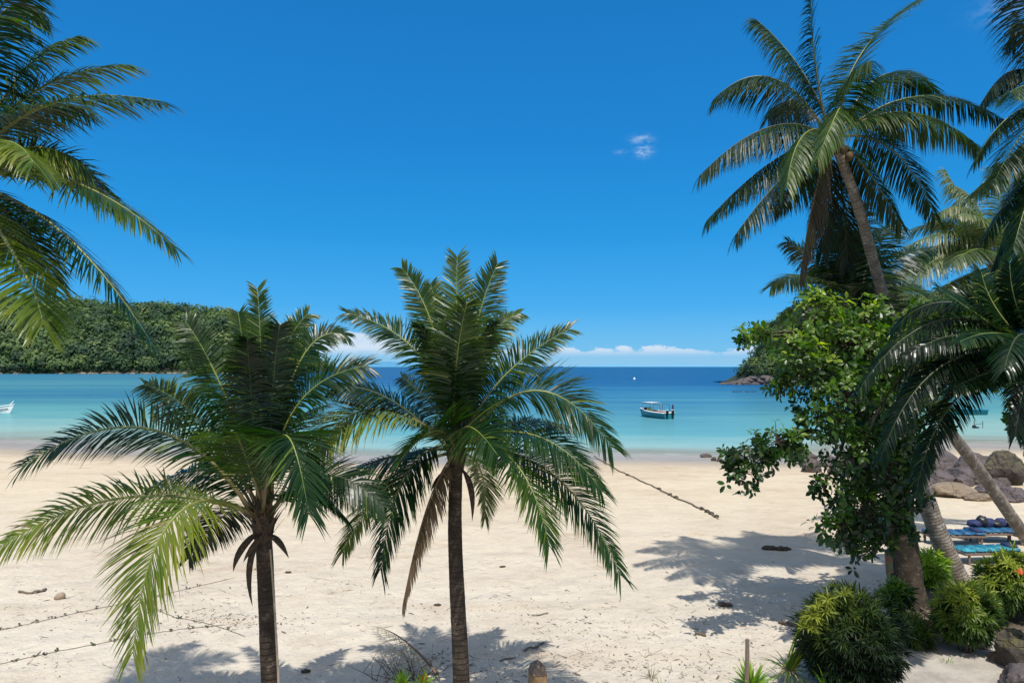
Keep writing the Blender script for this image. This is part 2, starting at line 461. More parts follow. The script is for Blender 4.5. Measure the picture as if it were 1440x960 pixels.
def make_frond(parent, A, M, T, leaf=.8, n=60, kind='g', rnd=None, mat=None, bare=.16, width=.042, label=None, name='frond', sag=1.0, tw=None, hang=0.0):
    rnd = rnd or R
    A = Vector(A); M = Vector(M); T = Vector(T)
    Ct = 2 * M - (A + T) * .5
    def B(t): return A * (1 - t) ** 2 + Ct * (2 * t * (1 - t)) + T * t * t
    def D(t): return ((Ct - A) * (1 - t) + (T - Ct) * t)
    hp = (T - A).copy(); hp.z = 0
    if hp.length < .3: hp = Vector((.25, -1, 0))
    S0 = hp.cross(UP).normalized()
    base_tint = {'g': .26, 'k': .12, 'y': .51, 'p': .42, 'd': 1.0, 'n': .34}[kind] + rnd.uniform(-.07, .07)  # 'y': yellowish fronds, with sunlit warmth put into their tint
    tw = rnd.choice((-1, 1)) * rnd.uniform(.3, .95) if tw is None else tw
    droop = {'g': .40, 'k': .6, 'y': .45, 'p': .6, 'd': 1.8, 'n': .2}[kind] * rnd.uniform(.8, 1.25) * sag
    dih = {'g': .34, 'k': .15, 'y': .28, 'p': .2, 'd': -.6, 'n': .4}[kind]
    dih -= hang
    b = MB()
    length = sum((B((i + 1) / 20) - B(i / 20)).length for i in range(20))
    gapc = rnd.random() * 9
    for side in (-1, 1):
        for i in range(n):
            f = (i + rnd.uniform(-.3, .3)) / (n - 1)
            t = bare + (1 - bare) * min(1, max(0, f)) ** .93
            t = min(t, .998)
            p = B(t); Tn = D(t).normalized()
            if rnd.random() < .025: continue
            S = (S0 - Tn * S0.dot(Tn)).normalized()
            N = S.cross(Tn).normalized()
            if N.z < 0 and abs(Tn.z) < .8 and t < .5: pass
            a_ = tw * (.35 + .65 * t)
            S2 = S * math.cos(a_) + N * math.sin(a_); N2 = N * math.cos(a_) - S * math.sin(a_)
            ang = math.radians(74 - 38 * t ** 1.8 + rnd.uniform(-8, 8))
            dh = dih * (1 - .5 * t) + rnd.uniform(-.14, .14)
            out = S2 * (side * math.cos(dh)) + N2 * math.sin(dh)
            d = Tn * math.cos(ang) + out * math.sin(ang)
            prof = (.55 + .45 * sstep(bare, .35, t)) * (1 - .52 * sstep(.5, 1.0, t))
            Ll = leaf * prof * rnd.uniform(.86, 1.08)
            Wd = (Tn - d * Tn.dot(d))
            Wd = Wd.normalized() if Wd.length > 1e-4 else N2
            roll = rnd.uniform(-.35, .35) + side * .15
            Wd = (Wd * math.cos(roll) + d.cross(Wd) * math.sin(roll)).normalized()
            tn = base_tint + .09 * noise.noise((t * 6 + gapc, side * 3.0, gapc)) + rnd.uniform(-.05, .05)
            if rnd.random() < .02 and kind != 'd': tn += .35
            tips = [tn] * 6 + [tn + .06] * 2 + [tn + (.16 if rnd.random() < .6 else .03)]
            o = len(b.t)
            gg = droop * rnd.uniform(.7, 1.35) * (1.0 + .5 * t)
            strip(b, p, d, Wd, Ll, width * rnd.uniform(.8, 1.15), gg, tint=0)
            b.t[o:] = tips[:len(b.t) - o]
    mat = mat or M_palm
    fo = b.build(name, mat, parent)
    if label: fo['label'] = label
    r = MB()
    m = 14
    pts = [B(i / m) for i in range(m + 1)]
    r0 = .030 * (length / 3.0) ** .5
    rad = [max(.004, r0 * (1.5 if i == 0 else 1) * (1 - i / m) ** .8) for i in range(m + 1)]
    r.tube(pts, rad, 6, [min(1, .05 + i / m * .95) for i in range(m + 1)])
    r.build('midrib', M_ribdead if kind == 'd' else M_ribdark if kind == 'k' else M_rib, fo, True)
    return fo

def trunk_mesh(pts, r0, r1, flare=1.5, rings=.09, seed=0):
    """Catmull-Rom path from base to top; tint carries metres along it"""
    pts = [Vector(p) for p in pts]
    out = []
    n = len(pts)
    for i in range(n - 1):
        p0 = pts[max(i - 1, 0)]; p1 = pts[i]; p2 = pts[i + 1]; p3 = pts[min(i + 2, n - 1)]
        k = max(3, int((p2 - p1).length / (rings * .5)))
        for j in range(k):
            t = j / k
            out.append(.5 * ((2 * p1) + (p2 - p0) * t + (2 * p0 - 5 * p1 + 4 * p2 - p3) * t * t + (3 * p1 - p0 - 3 * p2 + p3) * t ** 3))
    out.append(pts[-1])
    ln = [0]
    for i in range(1, len(out)): ln.append(ln[-1] + (out[i] - out[i - 1]).length)
    tot = ln[-1]
    rad = []
    for i, l in enumerate(ln):
        s = l / tot
        r = r0 + (r1 - r0) * s
        r *= 1 + (flare - 1) * math.exp(-l / .35)
        fr = (l / rings) % 1
        r *= 1 + .032 * (1 - fr) - .02 + .07 * noise.noise((l * 1.7, seed, 0))
        rad.append(r)
    b = MB(); b.tube(out, rad, 14, ln)
    return b

def palm(name_label, group, C, D, trunk_px, r0, r1, fronds, leaf, n, width=.042, mat=None, bark=None, rise=.12, seed=1, extra=0, extra_len=3, hang=0.0, coco=0, bare=.16, sag=1.0, trunk_pts=None):
    rnd = random.Random(seed)
    Cp = P(C[0], C[1], D)
    if trunk_pts is None:
        tp = [gp_at(trunk_px[0])] + [P(*q) for q in trunk_px[1:]]
    else: tp = trunk_pts
    tp = [Vector(p) for p in tp]
    tp.append(Cp + Vector((0, 0, .0)))
    base = tp[0].copy()
    root = thing('palm_tree', name_label, 'palm tree', base, group)
    tp[0] = base - Vector((0, 0, .25))
    tb = trunk_mesh(tp, r0, r1, seed=seed)
    tb.build('trunk', bark or M_bark1, root, True)
    # fibrous crown base
    fb = MB()
    for i in range(30):
        a = i * 2.4; q = Cp + Vector((math.cos(a) * r1 * .8, math.sin(a) * r1 * .8, -.3 + .018 * i))
        dirv = Vector((math.cos(a) * .6, math.sin(a) * .6, 1.0))
        strip(fb, q, dirv, Vector((-math.sin(a), math.cos(a), 0)), .3 + .35 * rnd.random(), .09, .35, tint=.3, prof=(1, .8, .55, .3, 0))
    fb.tube([Cp + Vector((0, 0, -.35)), Cp + Vector((0, 0, -.1)), Cp + Vector((0, 0, .25)), Cp + Vector((0, 0, .6))], [r1 * 1.05, r1 * 1.45, r1 * 1.1, r1 * .3], 10)
    fb.build('crown_shaft', M_fibre, root)
    for fr in fronds:
        (mu, mv, md), (tu, tv, td), kind = fr[0], fr[1], fr[2]
        A = Cp + Vector((rnd.uniform(-.05, .05), rnd.uniform(-.05, .05), rnd.uniform(-.05, rise)))
        if kind == 'n' or tv < C[1] - 120: A.z += rnd.uniform(.05, .35)
        mid = P(mu, mv, D + md); tip = P(tu, tv, D + td)
        hp = mid - A; hp.z = 0
        if hp.length > .01: A += hp.normalized() * r1 * .7
        lab = {'d': 'dry brown frond hanging down', 'y': 'yellow-green frond'}.get(kind)
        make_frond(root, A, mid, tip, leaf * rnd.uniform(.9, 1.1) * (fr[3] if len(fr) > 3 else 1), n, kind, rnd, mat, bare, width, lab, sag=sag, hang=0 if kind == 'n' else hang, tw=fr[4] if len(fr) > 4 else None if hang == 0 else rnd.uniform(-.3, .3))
    for k in range(extra):
        a = k * 2.39996 + rnd.random() * .5
        e = rnd.uniform(-.3, 1.0)
        L = extra_len * rnd.uniform(.8, 1.1)
        dh = Vector((math.cos(a), abs(math.sin(a)) * .9 + .25, 0)).normalized()      # fills the far half of the crown
        mid = Cp + dh * (L * .5 * math.cos(e)) + UP * (L * .5 * math.sin(e) + .25)
        tip = Cp + dh * (L * .95 * math.cos(e * .6)) + UP * (L * .8 * math.sin(e) - .35)
        make_frond(root, Cp + dh * r1 * .6, mid, tip, leaf, n, 'g', rnd, mat, bare, width, sag=sag)
    for k in range(coco):
        a = k * 2.1 + 2.8
        bm = bmesh.new(); bmesh.ops.create_icosphere(bm, subdivisions=2, radius=.095)
        bmesh.ops.scale(bm, vec=(1, 1, 1.25), verts=bm.verts)
        b = MB(); b.from_bm(bm, Matrix.Translation(Cp + Vector((math.cos(a) * .36, -abs(math.sin(a)) * .36, -.25 - .12 * (k % 3)))))
        b.build('coconut', M_coco, root, True)
    return root, Cp, rnd

def gp_at(q):
    """ground point under a pixel column at a given depth: (u, depth)"""
    u, d = q
    x = (u - 720) / F * d
    return Vector((x, d, gzn(x, d)))

# ------------------------------------------------------------------ palms
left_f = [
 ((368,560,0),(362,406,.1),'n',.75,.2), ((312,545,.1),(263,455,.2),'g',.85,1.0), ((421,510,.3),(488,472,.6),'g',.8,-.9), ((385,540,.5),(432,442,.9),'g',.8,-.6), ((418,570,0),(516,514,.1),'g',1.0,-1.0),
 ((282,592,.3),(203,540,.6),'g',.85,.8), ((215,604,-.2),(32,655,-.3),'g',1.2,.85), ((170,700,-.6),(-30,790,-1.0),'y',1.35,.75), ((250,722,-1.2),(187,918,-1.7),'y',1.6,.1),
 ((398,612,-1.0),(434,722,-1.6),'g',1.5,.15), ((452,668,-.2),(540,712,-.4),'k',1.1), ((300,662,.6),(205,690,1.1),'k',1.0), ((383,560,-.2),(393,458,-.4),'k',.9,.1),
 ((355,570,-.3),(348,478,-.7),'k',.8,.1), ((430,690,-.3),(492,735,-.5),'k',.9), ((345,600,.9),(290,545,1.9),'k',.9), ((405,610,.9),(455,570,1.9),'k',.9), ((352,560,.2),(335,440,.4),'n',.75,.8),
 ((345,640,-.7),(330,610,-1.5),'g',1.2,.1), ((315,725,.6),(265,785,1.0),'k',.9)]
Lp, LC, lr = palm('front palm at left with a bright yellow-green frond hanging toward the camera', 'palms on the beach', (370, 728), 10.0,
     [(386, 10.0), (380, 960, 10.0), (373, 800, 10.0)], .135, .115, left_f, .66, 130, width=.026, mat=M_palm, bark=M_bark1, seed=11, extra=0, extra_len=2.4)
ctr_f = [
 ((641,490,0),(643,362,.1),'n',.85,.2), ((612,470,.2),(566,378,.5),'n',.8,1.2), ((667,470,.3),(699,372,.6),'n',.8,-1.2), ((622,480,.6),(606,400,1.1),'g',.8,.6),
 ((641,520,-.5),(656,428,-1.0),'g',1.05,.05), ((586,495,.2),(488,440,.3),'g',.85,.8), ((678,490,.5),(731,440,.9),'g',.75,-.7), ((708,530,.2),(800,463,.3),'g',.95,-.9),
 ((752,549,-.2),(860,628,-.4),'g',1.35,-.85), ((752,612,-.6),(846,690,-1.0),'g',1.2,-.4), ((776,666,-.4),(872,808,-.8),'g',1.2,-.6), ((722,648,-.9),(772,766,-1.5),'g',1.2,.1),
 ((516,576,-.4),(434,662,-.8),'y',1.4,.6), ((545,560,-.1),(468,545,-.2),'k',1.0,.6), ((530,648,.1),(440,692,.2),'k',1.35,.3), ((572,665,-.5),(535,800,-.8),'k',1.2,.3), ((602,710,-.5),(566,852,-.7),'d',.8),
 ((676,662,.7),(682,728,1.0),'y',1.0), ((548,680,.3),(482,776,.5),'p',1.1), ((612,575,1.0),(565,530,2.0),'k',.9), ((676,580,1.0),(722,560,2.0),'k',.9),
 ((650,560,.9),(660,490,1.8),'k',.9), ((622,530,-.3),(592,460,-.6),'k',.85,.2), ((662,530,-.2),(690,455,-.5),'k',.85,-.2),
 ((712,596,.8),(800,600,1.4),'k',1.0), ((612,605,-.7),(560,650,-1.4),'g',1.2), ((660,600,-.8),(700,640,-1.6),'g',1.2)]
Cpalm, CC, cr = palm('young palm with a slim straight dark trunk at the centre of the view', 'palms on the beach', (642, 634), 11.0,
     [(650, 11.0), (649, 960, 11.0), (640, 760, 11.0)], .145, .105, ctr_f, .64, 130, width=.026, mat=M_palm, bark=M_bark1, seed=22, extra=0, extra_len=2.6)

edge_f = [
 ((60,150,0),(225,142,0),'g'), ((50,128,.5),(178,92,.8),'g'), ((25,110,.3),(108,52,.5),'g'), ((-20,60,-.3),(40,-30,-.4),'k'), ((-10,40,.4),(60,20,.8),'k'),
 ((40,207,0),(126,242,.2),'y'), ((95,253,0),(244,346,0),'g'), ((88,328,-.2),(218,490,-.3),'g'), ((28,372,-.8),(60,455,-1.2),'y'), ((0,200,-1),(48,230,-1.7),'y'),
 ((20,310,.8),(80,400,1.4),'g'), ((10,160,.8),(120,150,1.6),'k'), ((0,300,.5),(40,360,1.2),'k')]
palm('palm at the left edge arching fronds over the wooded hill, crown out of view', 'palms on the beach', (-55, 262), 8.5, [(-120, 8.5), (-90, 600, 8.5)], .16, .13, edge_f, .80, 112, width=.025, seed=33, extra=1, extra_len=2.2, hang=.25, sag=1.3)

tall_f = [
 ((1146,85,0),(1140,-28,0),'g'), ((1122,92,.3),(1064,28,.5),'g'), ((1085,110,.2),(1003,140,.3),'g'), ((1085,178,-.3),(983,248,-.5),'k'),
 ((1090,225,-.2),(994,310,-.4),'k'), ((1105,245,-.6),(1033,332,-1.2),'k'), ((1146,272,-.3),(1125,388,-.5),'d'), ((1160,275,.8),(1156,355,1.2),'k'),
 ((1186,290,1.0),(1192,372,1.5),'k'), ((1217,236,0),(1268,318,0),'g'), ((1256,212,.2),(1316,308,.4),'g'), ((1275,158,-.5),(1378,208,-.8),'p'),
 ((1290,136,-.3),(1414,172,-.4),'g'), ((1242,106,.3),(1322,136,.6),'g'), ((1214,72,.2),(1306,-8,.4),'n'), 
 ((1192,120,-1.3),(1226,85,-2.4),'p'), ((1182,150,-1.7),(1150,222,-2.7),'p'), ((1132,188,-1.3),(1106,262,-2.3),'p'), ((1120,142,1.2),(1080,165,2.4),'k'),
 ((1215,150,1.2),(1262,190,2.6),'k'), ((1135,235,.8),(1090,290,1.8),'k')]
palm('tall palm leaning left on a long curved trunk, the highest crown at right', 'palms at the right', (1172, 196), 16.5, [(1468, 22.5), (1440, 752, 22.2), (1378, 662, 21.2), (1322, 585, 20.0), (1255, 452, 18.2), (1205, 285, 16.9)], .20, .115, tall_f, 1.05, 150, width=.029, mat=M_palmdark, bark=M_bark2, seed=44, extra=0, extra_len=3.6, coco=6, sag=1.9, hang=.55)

mid_f = [  # left fronds use pale 'p' tint to look lit under the tall palm
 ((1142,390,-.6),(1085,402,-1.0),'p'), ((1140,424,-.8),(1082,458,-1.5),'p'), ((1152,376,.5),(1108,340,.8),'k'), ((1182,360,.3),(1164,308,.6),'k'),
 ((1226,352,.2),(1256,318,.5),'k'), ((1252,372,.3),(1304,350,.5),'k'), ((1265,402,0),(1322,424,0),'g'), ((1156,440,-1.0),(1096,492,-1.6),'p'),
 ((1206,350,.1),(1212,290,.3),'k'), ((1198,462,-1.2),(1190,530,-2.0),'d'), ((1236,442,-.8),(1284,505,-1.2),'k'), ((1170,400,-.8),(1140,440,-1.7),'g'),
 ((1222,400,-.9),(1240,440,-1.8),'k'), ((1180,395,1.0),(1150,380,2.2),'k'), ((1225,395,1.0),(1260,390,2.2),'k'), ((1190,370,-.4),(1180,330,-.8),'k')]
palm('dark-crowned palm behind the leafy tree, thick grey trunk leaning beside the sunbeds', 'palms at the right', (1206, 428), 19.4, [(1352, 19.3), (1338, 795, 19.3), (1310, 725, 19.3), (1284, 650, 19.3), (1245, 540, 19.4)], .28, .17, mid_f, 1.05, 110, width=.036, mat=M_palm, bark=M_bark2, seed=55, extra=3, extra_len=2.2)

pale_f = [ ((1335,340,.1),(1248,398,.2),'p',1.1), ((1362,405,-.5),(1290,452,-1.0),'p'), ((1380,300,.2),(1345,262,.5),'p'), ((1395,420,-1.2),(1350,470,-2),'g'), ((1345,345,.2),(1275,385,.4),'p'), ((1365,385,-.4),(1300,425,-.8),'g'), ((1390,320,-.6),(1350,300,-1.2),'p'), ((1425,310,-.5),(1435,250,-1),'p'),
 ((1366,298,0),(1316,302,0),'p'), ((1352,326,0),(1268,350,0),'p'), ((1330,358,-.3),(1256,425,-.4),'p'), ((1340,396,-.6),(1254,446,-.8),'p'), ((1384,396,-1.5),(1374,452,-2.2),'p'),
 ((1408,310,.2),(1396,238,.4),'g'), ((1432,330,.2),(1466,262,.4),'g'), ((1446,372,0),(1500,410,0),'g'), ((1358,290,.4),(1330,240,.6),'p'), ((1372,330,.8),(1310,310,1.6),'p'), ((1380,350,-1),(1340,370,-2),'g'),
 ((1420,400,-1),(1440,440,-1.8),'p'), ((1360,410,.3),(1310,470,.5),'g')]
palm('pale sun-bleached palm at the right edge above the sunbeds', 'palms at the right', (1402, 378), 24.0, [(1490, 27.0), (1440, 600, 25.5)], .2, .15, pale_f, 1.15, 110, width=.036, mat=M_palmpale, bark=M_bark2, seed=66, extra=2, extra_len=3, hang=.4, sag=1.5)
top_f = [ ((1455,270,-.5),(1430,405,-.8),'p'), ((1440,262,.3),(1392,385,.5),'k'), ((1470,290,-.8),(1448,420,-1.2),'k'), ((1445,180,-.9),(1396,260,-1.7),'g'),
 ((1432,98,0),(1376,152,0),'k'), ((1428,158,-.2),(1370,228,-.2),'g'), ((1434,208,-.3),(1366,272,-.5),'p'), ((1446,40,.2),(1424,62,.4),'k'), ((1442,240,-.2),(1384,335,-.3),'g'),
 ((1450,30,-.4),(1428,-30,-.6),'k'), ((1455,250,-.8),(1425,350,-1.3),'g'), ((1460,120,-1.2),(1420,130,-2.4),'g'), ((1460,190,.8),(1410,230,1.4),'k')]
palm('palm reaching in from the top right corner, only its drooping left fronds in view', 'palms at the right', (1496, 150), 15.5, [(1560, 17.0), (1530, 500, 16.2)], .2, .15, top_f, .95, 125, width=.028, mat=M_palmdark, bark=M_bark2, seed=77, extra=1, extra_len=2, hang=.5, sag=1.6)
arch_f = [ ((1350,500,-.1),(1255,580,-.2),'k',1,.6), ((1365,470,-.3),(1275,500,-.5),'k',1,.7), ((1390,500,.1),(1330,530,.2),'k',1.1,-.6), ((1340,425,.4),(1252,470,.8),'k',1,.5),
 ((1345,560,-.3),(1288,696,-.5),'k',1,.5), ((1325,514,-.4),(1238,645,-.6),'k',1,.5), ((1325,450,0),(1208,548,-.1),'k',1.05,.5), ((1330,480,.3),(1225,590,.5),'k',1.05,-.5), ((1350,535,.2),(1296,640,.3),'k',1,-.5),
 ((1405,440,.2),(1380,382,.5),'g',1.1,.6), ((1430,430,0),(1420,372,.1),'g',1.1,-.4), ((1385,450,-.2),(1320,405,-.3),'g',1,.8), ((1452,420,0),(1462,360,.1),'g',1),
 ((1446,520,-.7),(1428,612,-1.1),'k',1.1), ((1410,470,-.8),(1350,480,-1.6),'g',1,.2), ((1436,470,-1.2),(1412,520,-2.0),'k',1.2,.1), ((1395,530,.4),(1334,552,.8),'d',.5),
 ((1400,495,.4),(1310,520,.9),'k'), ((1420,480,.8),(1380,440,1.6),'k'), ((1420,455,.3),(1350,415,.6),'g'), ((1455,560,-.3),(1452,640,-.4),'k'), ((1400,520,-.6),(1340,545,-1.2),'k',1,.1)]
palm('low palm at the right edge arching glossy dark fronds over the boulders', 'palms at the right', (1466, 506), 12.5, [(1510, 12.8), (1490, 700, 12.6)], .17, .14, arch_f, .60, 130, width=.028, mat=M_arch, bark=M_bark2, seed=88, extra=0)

# hanging sheaths of the two front palms
def spathe(root, p0, pts, w, rnd):
    b = MB()
    pp = [Vector(p0)] + [Vector(p) for p in pts]
    out = []
    for i in range(9):
        t = i / 8
        q = (pp[0] * (1 - t) ** 2 + pp[1] * 2 * t * (1 - t) + pp[2] * t * t)
        out.append(q)
    b.tube(out, [w * x for x in (.35, .6, .9, 1, 1, .9, .7, .4, .05)], 7, .2)
    b.build('spathe', M_fibre, root, True)
for (a, bq, c, w) in [((366,745),(332,770),(328,803),.05), ((368,750),(340,790),(355,852),.045), ((378,752),(392,755),(406,784),.045), ((374,748),(355,765),(342,790),.04)]:
    spathe(Lp, P(*a, 9.9), [P(*bq, 9.7), P(*c, 9.7)], w, lr)
for (a, bq, c, w) in [((650,660),(668,680),(664,732),.05), ((640,655),(615,668),(606,690),.04)]:
    spathe(Cpalm, P(*a, 10.9), [P(*bq, 10.7), P(*c, 10.7)], w, cr)

# ------------------------------------------------------------------ broadleaf tree
def leafblade(b, p, d, N, L, w, tint):
    d = d.normalized()
    s = d.cross(N)
    s = s.normalized() if s.length > 1e-4 else d.orthogonal().normalized()
    n = s.cross(d)
    m1 = p + d * L * .35 - n * L * .02; m2 = p + d * L * .72 - n * L * .06; tip = p + d * L - n * L * .16
    vs = [p, m1 + s * w * .42 + n * w * .12, m2 + s * w * .46 + n * w * .10, tip, m2 - s * w * .46 + n * w * .10, m1 - s * w * .42 + n * w * .12, m1, m2]
    b.add(vs, [(0, 1, 6), (1, 2, 7, 6), (2, 3, 7), (0, 6, 5), (6, 7, 4, 5), (7, 3, 4)], tint)

def blob_leaves(b, twigs, c, rad, nt, L, rnd, base=.35, shell=.55):
    for _ in range(nt):
        v = Vector((rnd.gauss(0, 1), rnd.gauss(0, 1), rnd.gauss(0, 1))).normalized()
        r = shell + (1 - shell) * rnd.random()
        q = c + Vector((v.x * rad[0] * r, v.y * rad[1] * r, v.z * rad[2] * r))
        q += Vector((rnd.gauss(0, .07), rnd.gauss(0, .07), rnd.gauss(0, .07)))
        if twigs is not None: twigs.append((c, q))
        ax = (v + Vector((0, -.1, .35))).normalized()
        tn = base + .2 * v.z + rnd.uniform(-.24, .22)  # upper side of each clump tinted lighter, as if sunlit
        m = rnd.randint(4, 8); a0 = rnd.random() * 6; cs = rnd.uniform(.65, 1.3)
        e1 = ax.orthogonal().normalized(); e2 = ax.cross(e1)
        for k in range(m):
            a = a0 + k * 6.283 / m + rnd.uniform(-.3, .3)
            sp_ = rnd.uniform(.7, 1.5)
            d = ax * math.cos(sp_) + (e1 * math.cos(a) + e2 * math.sin(a)) * math.sin(sp_)
            d.z -= .22
            l = L * cs * rnd.uniform(.6, 1.15)
            leafblade(b, q + d * .03, d, (ax + Vector((rnd.uniform(-.35, .35), rnd.uniform(-.35, .35), .3))).normalized(), l, l * .52, max(0, min(1, tn + rnd.uniform(-.12, .15))))

tr = random.Random(5)
tb0 = gp_at((1279, 17.2))
tree = thing('leafy_tree', 'broad-leaved tree with glossy leaves and a drooping limb over the sand', 'tree', tb0)
b = trunk_mesh([tb0 - Vector((0, 0, .3)), P(1272, 780, 17.1), P(1262, 700, 16.8), P(1250, 620, 16.4), P(1225, 540, 16.0), P(1200, 480, 15.8)], .40, .10, 1.6, .3, 3)
b.build('trunk', M_bark3, tree, True)
blobs = [(1112,480,14.8,26,22),(1074,468,14.6,16,8),(1048,474,14.5,11,6),(1150,446,15.2,46,36),(1196,486,15,58,44),(1252,505,15.2,56,42),(1132,532,14.6,42,36),
 (1190,560,14.5,56,46),(1250,582,14.8,50,44),(1200,640,14.6,44,42),(1152,592,14.4,34,34),(1242,662,14.8,50,44),(1212,722,14.6,46,40),(1250,742,14.9,38,30),(1182,742,14.4,26,26),
 (1100,545,14.4,15,12),(1062,640,14.0,28,22),(1092,622,14.1,28,20),(1042,668,13.9,24,20),(1118,632,14.2,18,20),(1300,470,15.6,42,36),(1212,765,14.5,26,18),(1290,540,15.4,36,36),(1160,680,14.6,16,22),(1225,445,15.6,40,28),(1170,495,15.8,60,60),(1215,600,15.8,70,90),(1225,700,15.6,50,60), (1030,640,13.9,14,10),(1120,500,14.4,30,24),(1275,690,15.2,30,36),(1302,520,15.2,40,38),(1306,585,15.0,30,38),(1282,640,15.1,26,30)]
cb = MB(); tw = []
for (u, v, d, ru, rv) in blobs:
    c = P(u, v, d); k = d / F
    area = ru * rv / 900.0
    blob_leaves(cb, tw, c, (ru * k, (ru + rv) * .45 * k, rv * k), int(14 + 34 * area), .165, tr, .22 + .30 * sstep(620, 440, v) + tr.uniform(-.06, .06))  # higher clumps get a lighter tint: sunlit treetop put into leaf colour
for _ in range(46):      # loose sprays that break up the outline
    (u, v, d, ru, rv) = tr.choice(blobs[:-4]); a = tr.random() * 6.28
    c = P(u + math.cos(a) * ru * .98, v + math.sin(a) * rv * .92, d + tr.uniform(-.3, .3))
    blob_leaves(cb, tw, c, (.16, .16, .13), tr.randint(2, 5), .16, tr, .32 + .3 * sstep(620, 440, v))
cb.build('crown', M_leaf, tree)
lb = MB()
stem = [P(1262, 700, 16.8), P(1250, 620, 16.4), P(1225, 540, 16.0), P(1200, 480, 15.8)]
for (u, v, d, ru, rv) in blobs:
    c = P(u, v, d)
    s = min(stem, key=lambda q: (q - c).length)
    limb = u < 1125 and v > 600
    if limb: s = P(1150, 604, 14.5)
    mid = (s + c) * .5 + Vector((0, 0, .15))
    lb.tube([s, s.lerp(mid, .5) + Vector((tr.uniform(-.1, .1), 0, tr.uniform(-.1, .1))), mid, mid.lerp(c, .5) + Vector((tr.uniform(-.1, .1), 0, tr.uniform(-.05, .1))), c], [.022, .02, .017, .014, .01] if limb else [.06, .05, .04, .03, .02], 6)
for i, (c, q) in enumerate(tw):
    if i % 3 == 0: lb.tube([c, (c + q) * .5 + Vector((0, 0, .04)), q], [.016, .011, .006], 4, cap=False)
lb.build('branches', M_bark3, tree, True)

# leafy bush up at the right edge behind the arching palm
rb0 = gp_at((1470, 15.5))
t2 = thing('leafy_tree', 'bright green leafy tree at the right edge under the pale palm', 'tree', rb0)
trunk_mesh([rb0 - Vector((0, 0, .2)), P(1455, 640, 15.5), P(1435, 470, 15.2)], .14, .07, 1.4, .3, 4).build('trunk', M_bark3, t2, True)
b = MB()
for (u, v, d, ru, rv) in [(1420,430,14.6,40,34),(1445,400,15,34,30),(1390,460,14.8,34,30),(1440,480,15,40,44),(1350,450,15.6,34,26),(1445,560,15,34,50),(1330,480,16,34,34), (1310,440,16,30,24)]:
    c = P(u, v, d); k = d / F
    blob_leaves(b, None, c, (ru * k, ru * k, rv * k), int(12 + 24 * ru * rv / 900), .24, tr, .5)
b.build('crown', M_leaf, t2)

# ------------------------------------------------------------------ strappy shrubs
def rosettes(b, c, rad, n, L, w, rnd, base=.35, top=.4, m=11, low=-.5):
    for _ in range(n):
        while True:
            v = Vector((rnd.gauss(0, 1), rnd.gauss(0, 1), rnd.gauss(0, 1))).normalized()
            if v.z > low: break
        r = rnd.uniform(.70, 1.0) * (1 + .30 * noise.noise(v * 2.4 + c))
        q = c + Vector((v.x * rad[0] * r, v.y * rad[1] * r, v.z * rad[2] * r))
        ax = (v + Vector((0, 0, .5))).normalized()
        e1 = ax.orthogonal().normalized(); e2 = ax.cross(e1); a0 = rnd.random() * 6
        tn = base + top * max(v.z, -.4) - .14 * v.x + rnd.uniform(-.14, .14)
        for k in range(m):
            a = a0 + k * 2.4
            s = .25 + 1.1 * k / m + rnd.uniform(-.15, .15)
            d = ax * math.cos(s) + (e1 * math.cos(a) + e2 * math.sin(a)) * math.sin(s)
            W = d.cross(ax)
            W = W.normalized() if W.length > 1e-3 else e1
            strip(b, q, d, W, L * rnd.uniform(.7, 1.2), w, rnd.uniform(.4, 1.2), tint=max(0, min(1, tn + .12 * (1 - k / m) + rnd.uniform(-.08, .08))), prof=(.6, 1, .7, 0))

def shrub(label, u, base_d, cv, ru, rv, n, L, w, seed, base, top, mat=M_bush, m=11, stems=3, low=-.85):
    rnd = random.Random(seed)
    g = gp_at((u, base_d))
    c = P(u, cv, base_d); k = base_d / F
    root = thing('shrub', label, 'shrub', g, 'garden shrubs at the right')
    b = MB(); rosettes(b, c, (ru * k, ru * k * .9, rv * k), n, L, w, rnd, base, top, m, low)
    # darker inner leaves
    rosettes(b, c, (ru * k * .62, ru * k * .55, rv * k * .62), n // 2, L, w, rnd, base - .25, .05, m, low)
    if seed == 1:       # yellow-green rosettes on the upper left shoulder
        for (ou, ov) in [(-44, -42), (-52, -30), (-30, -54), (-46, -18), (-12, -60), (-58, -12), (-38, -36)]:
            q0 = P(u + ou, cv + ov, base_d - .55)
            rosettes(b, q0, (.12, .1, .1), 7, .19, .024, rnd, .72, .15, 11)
    b.build('foliage', mat, root)
    s = MB()
    for i in range(stems * 3):
        a = i * 2.4
        q = c + Vector((math.cos(a) * ru * k * .5, math.sin(a) * ru * k * .5, rnd.uniform(-.2, .3) * rv * k))
        s.tube([g + Vector((math.cos(a) * .08, math.sin(a) * .08, -.1)), g.lerp(q, .5) + Vector((math.cos(a) * .06, math.sin(a) * .06, .05)), q], [.035, .025, .012], 6)
    s.build('stem', M_twig, root, True)
    return root
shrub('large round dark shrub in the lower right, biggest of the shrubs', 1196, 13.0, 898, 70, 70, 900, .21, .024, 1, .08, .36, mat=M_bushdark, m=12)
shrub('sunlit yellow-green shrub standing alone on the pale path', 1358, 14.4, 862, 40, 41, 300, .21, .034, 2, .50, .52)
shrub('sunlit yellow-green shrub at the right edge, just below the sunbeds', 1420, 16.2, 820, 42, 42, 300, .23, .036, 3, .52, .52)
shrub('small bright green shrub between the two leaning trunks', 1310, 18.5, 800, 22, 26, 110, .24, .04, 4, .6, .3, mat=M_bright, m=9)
shrub('low grassy shrub hugging the right side of the big dark shrub', 1284, 14.6, 888, 22, 22, 120, .26, .016, 5, .35, .25, m=12)
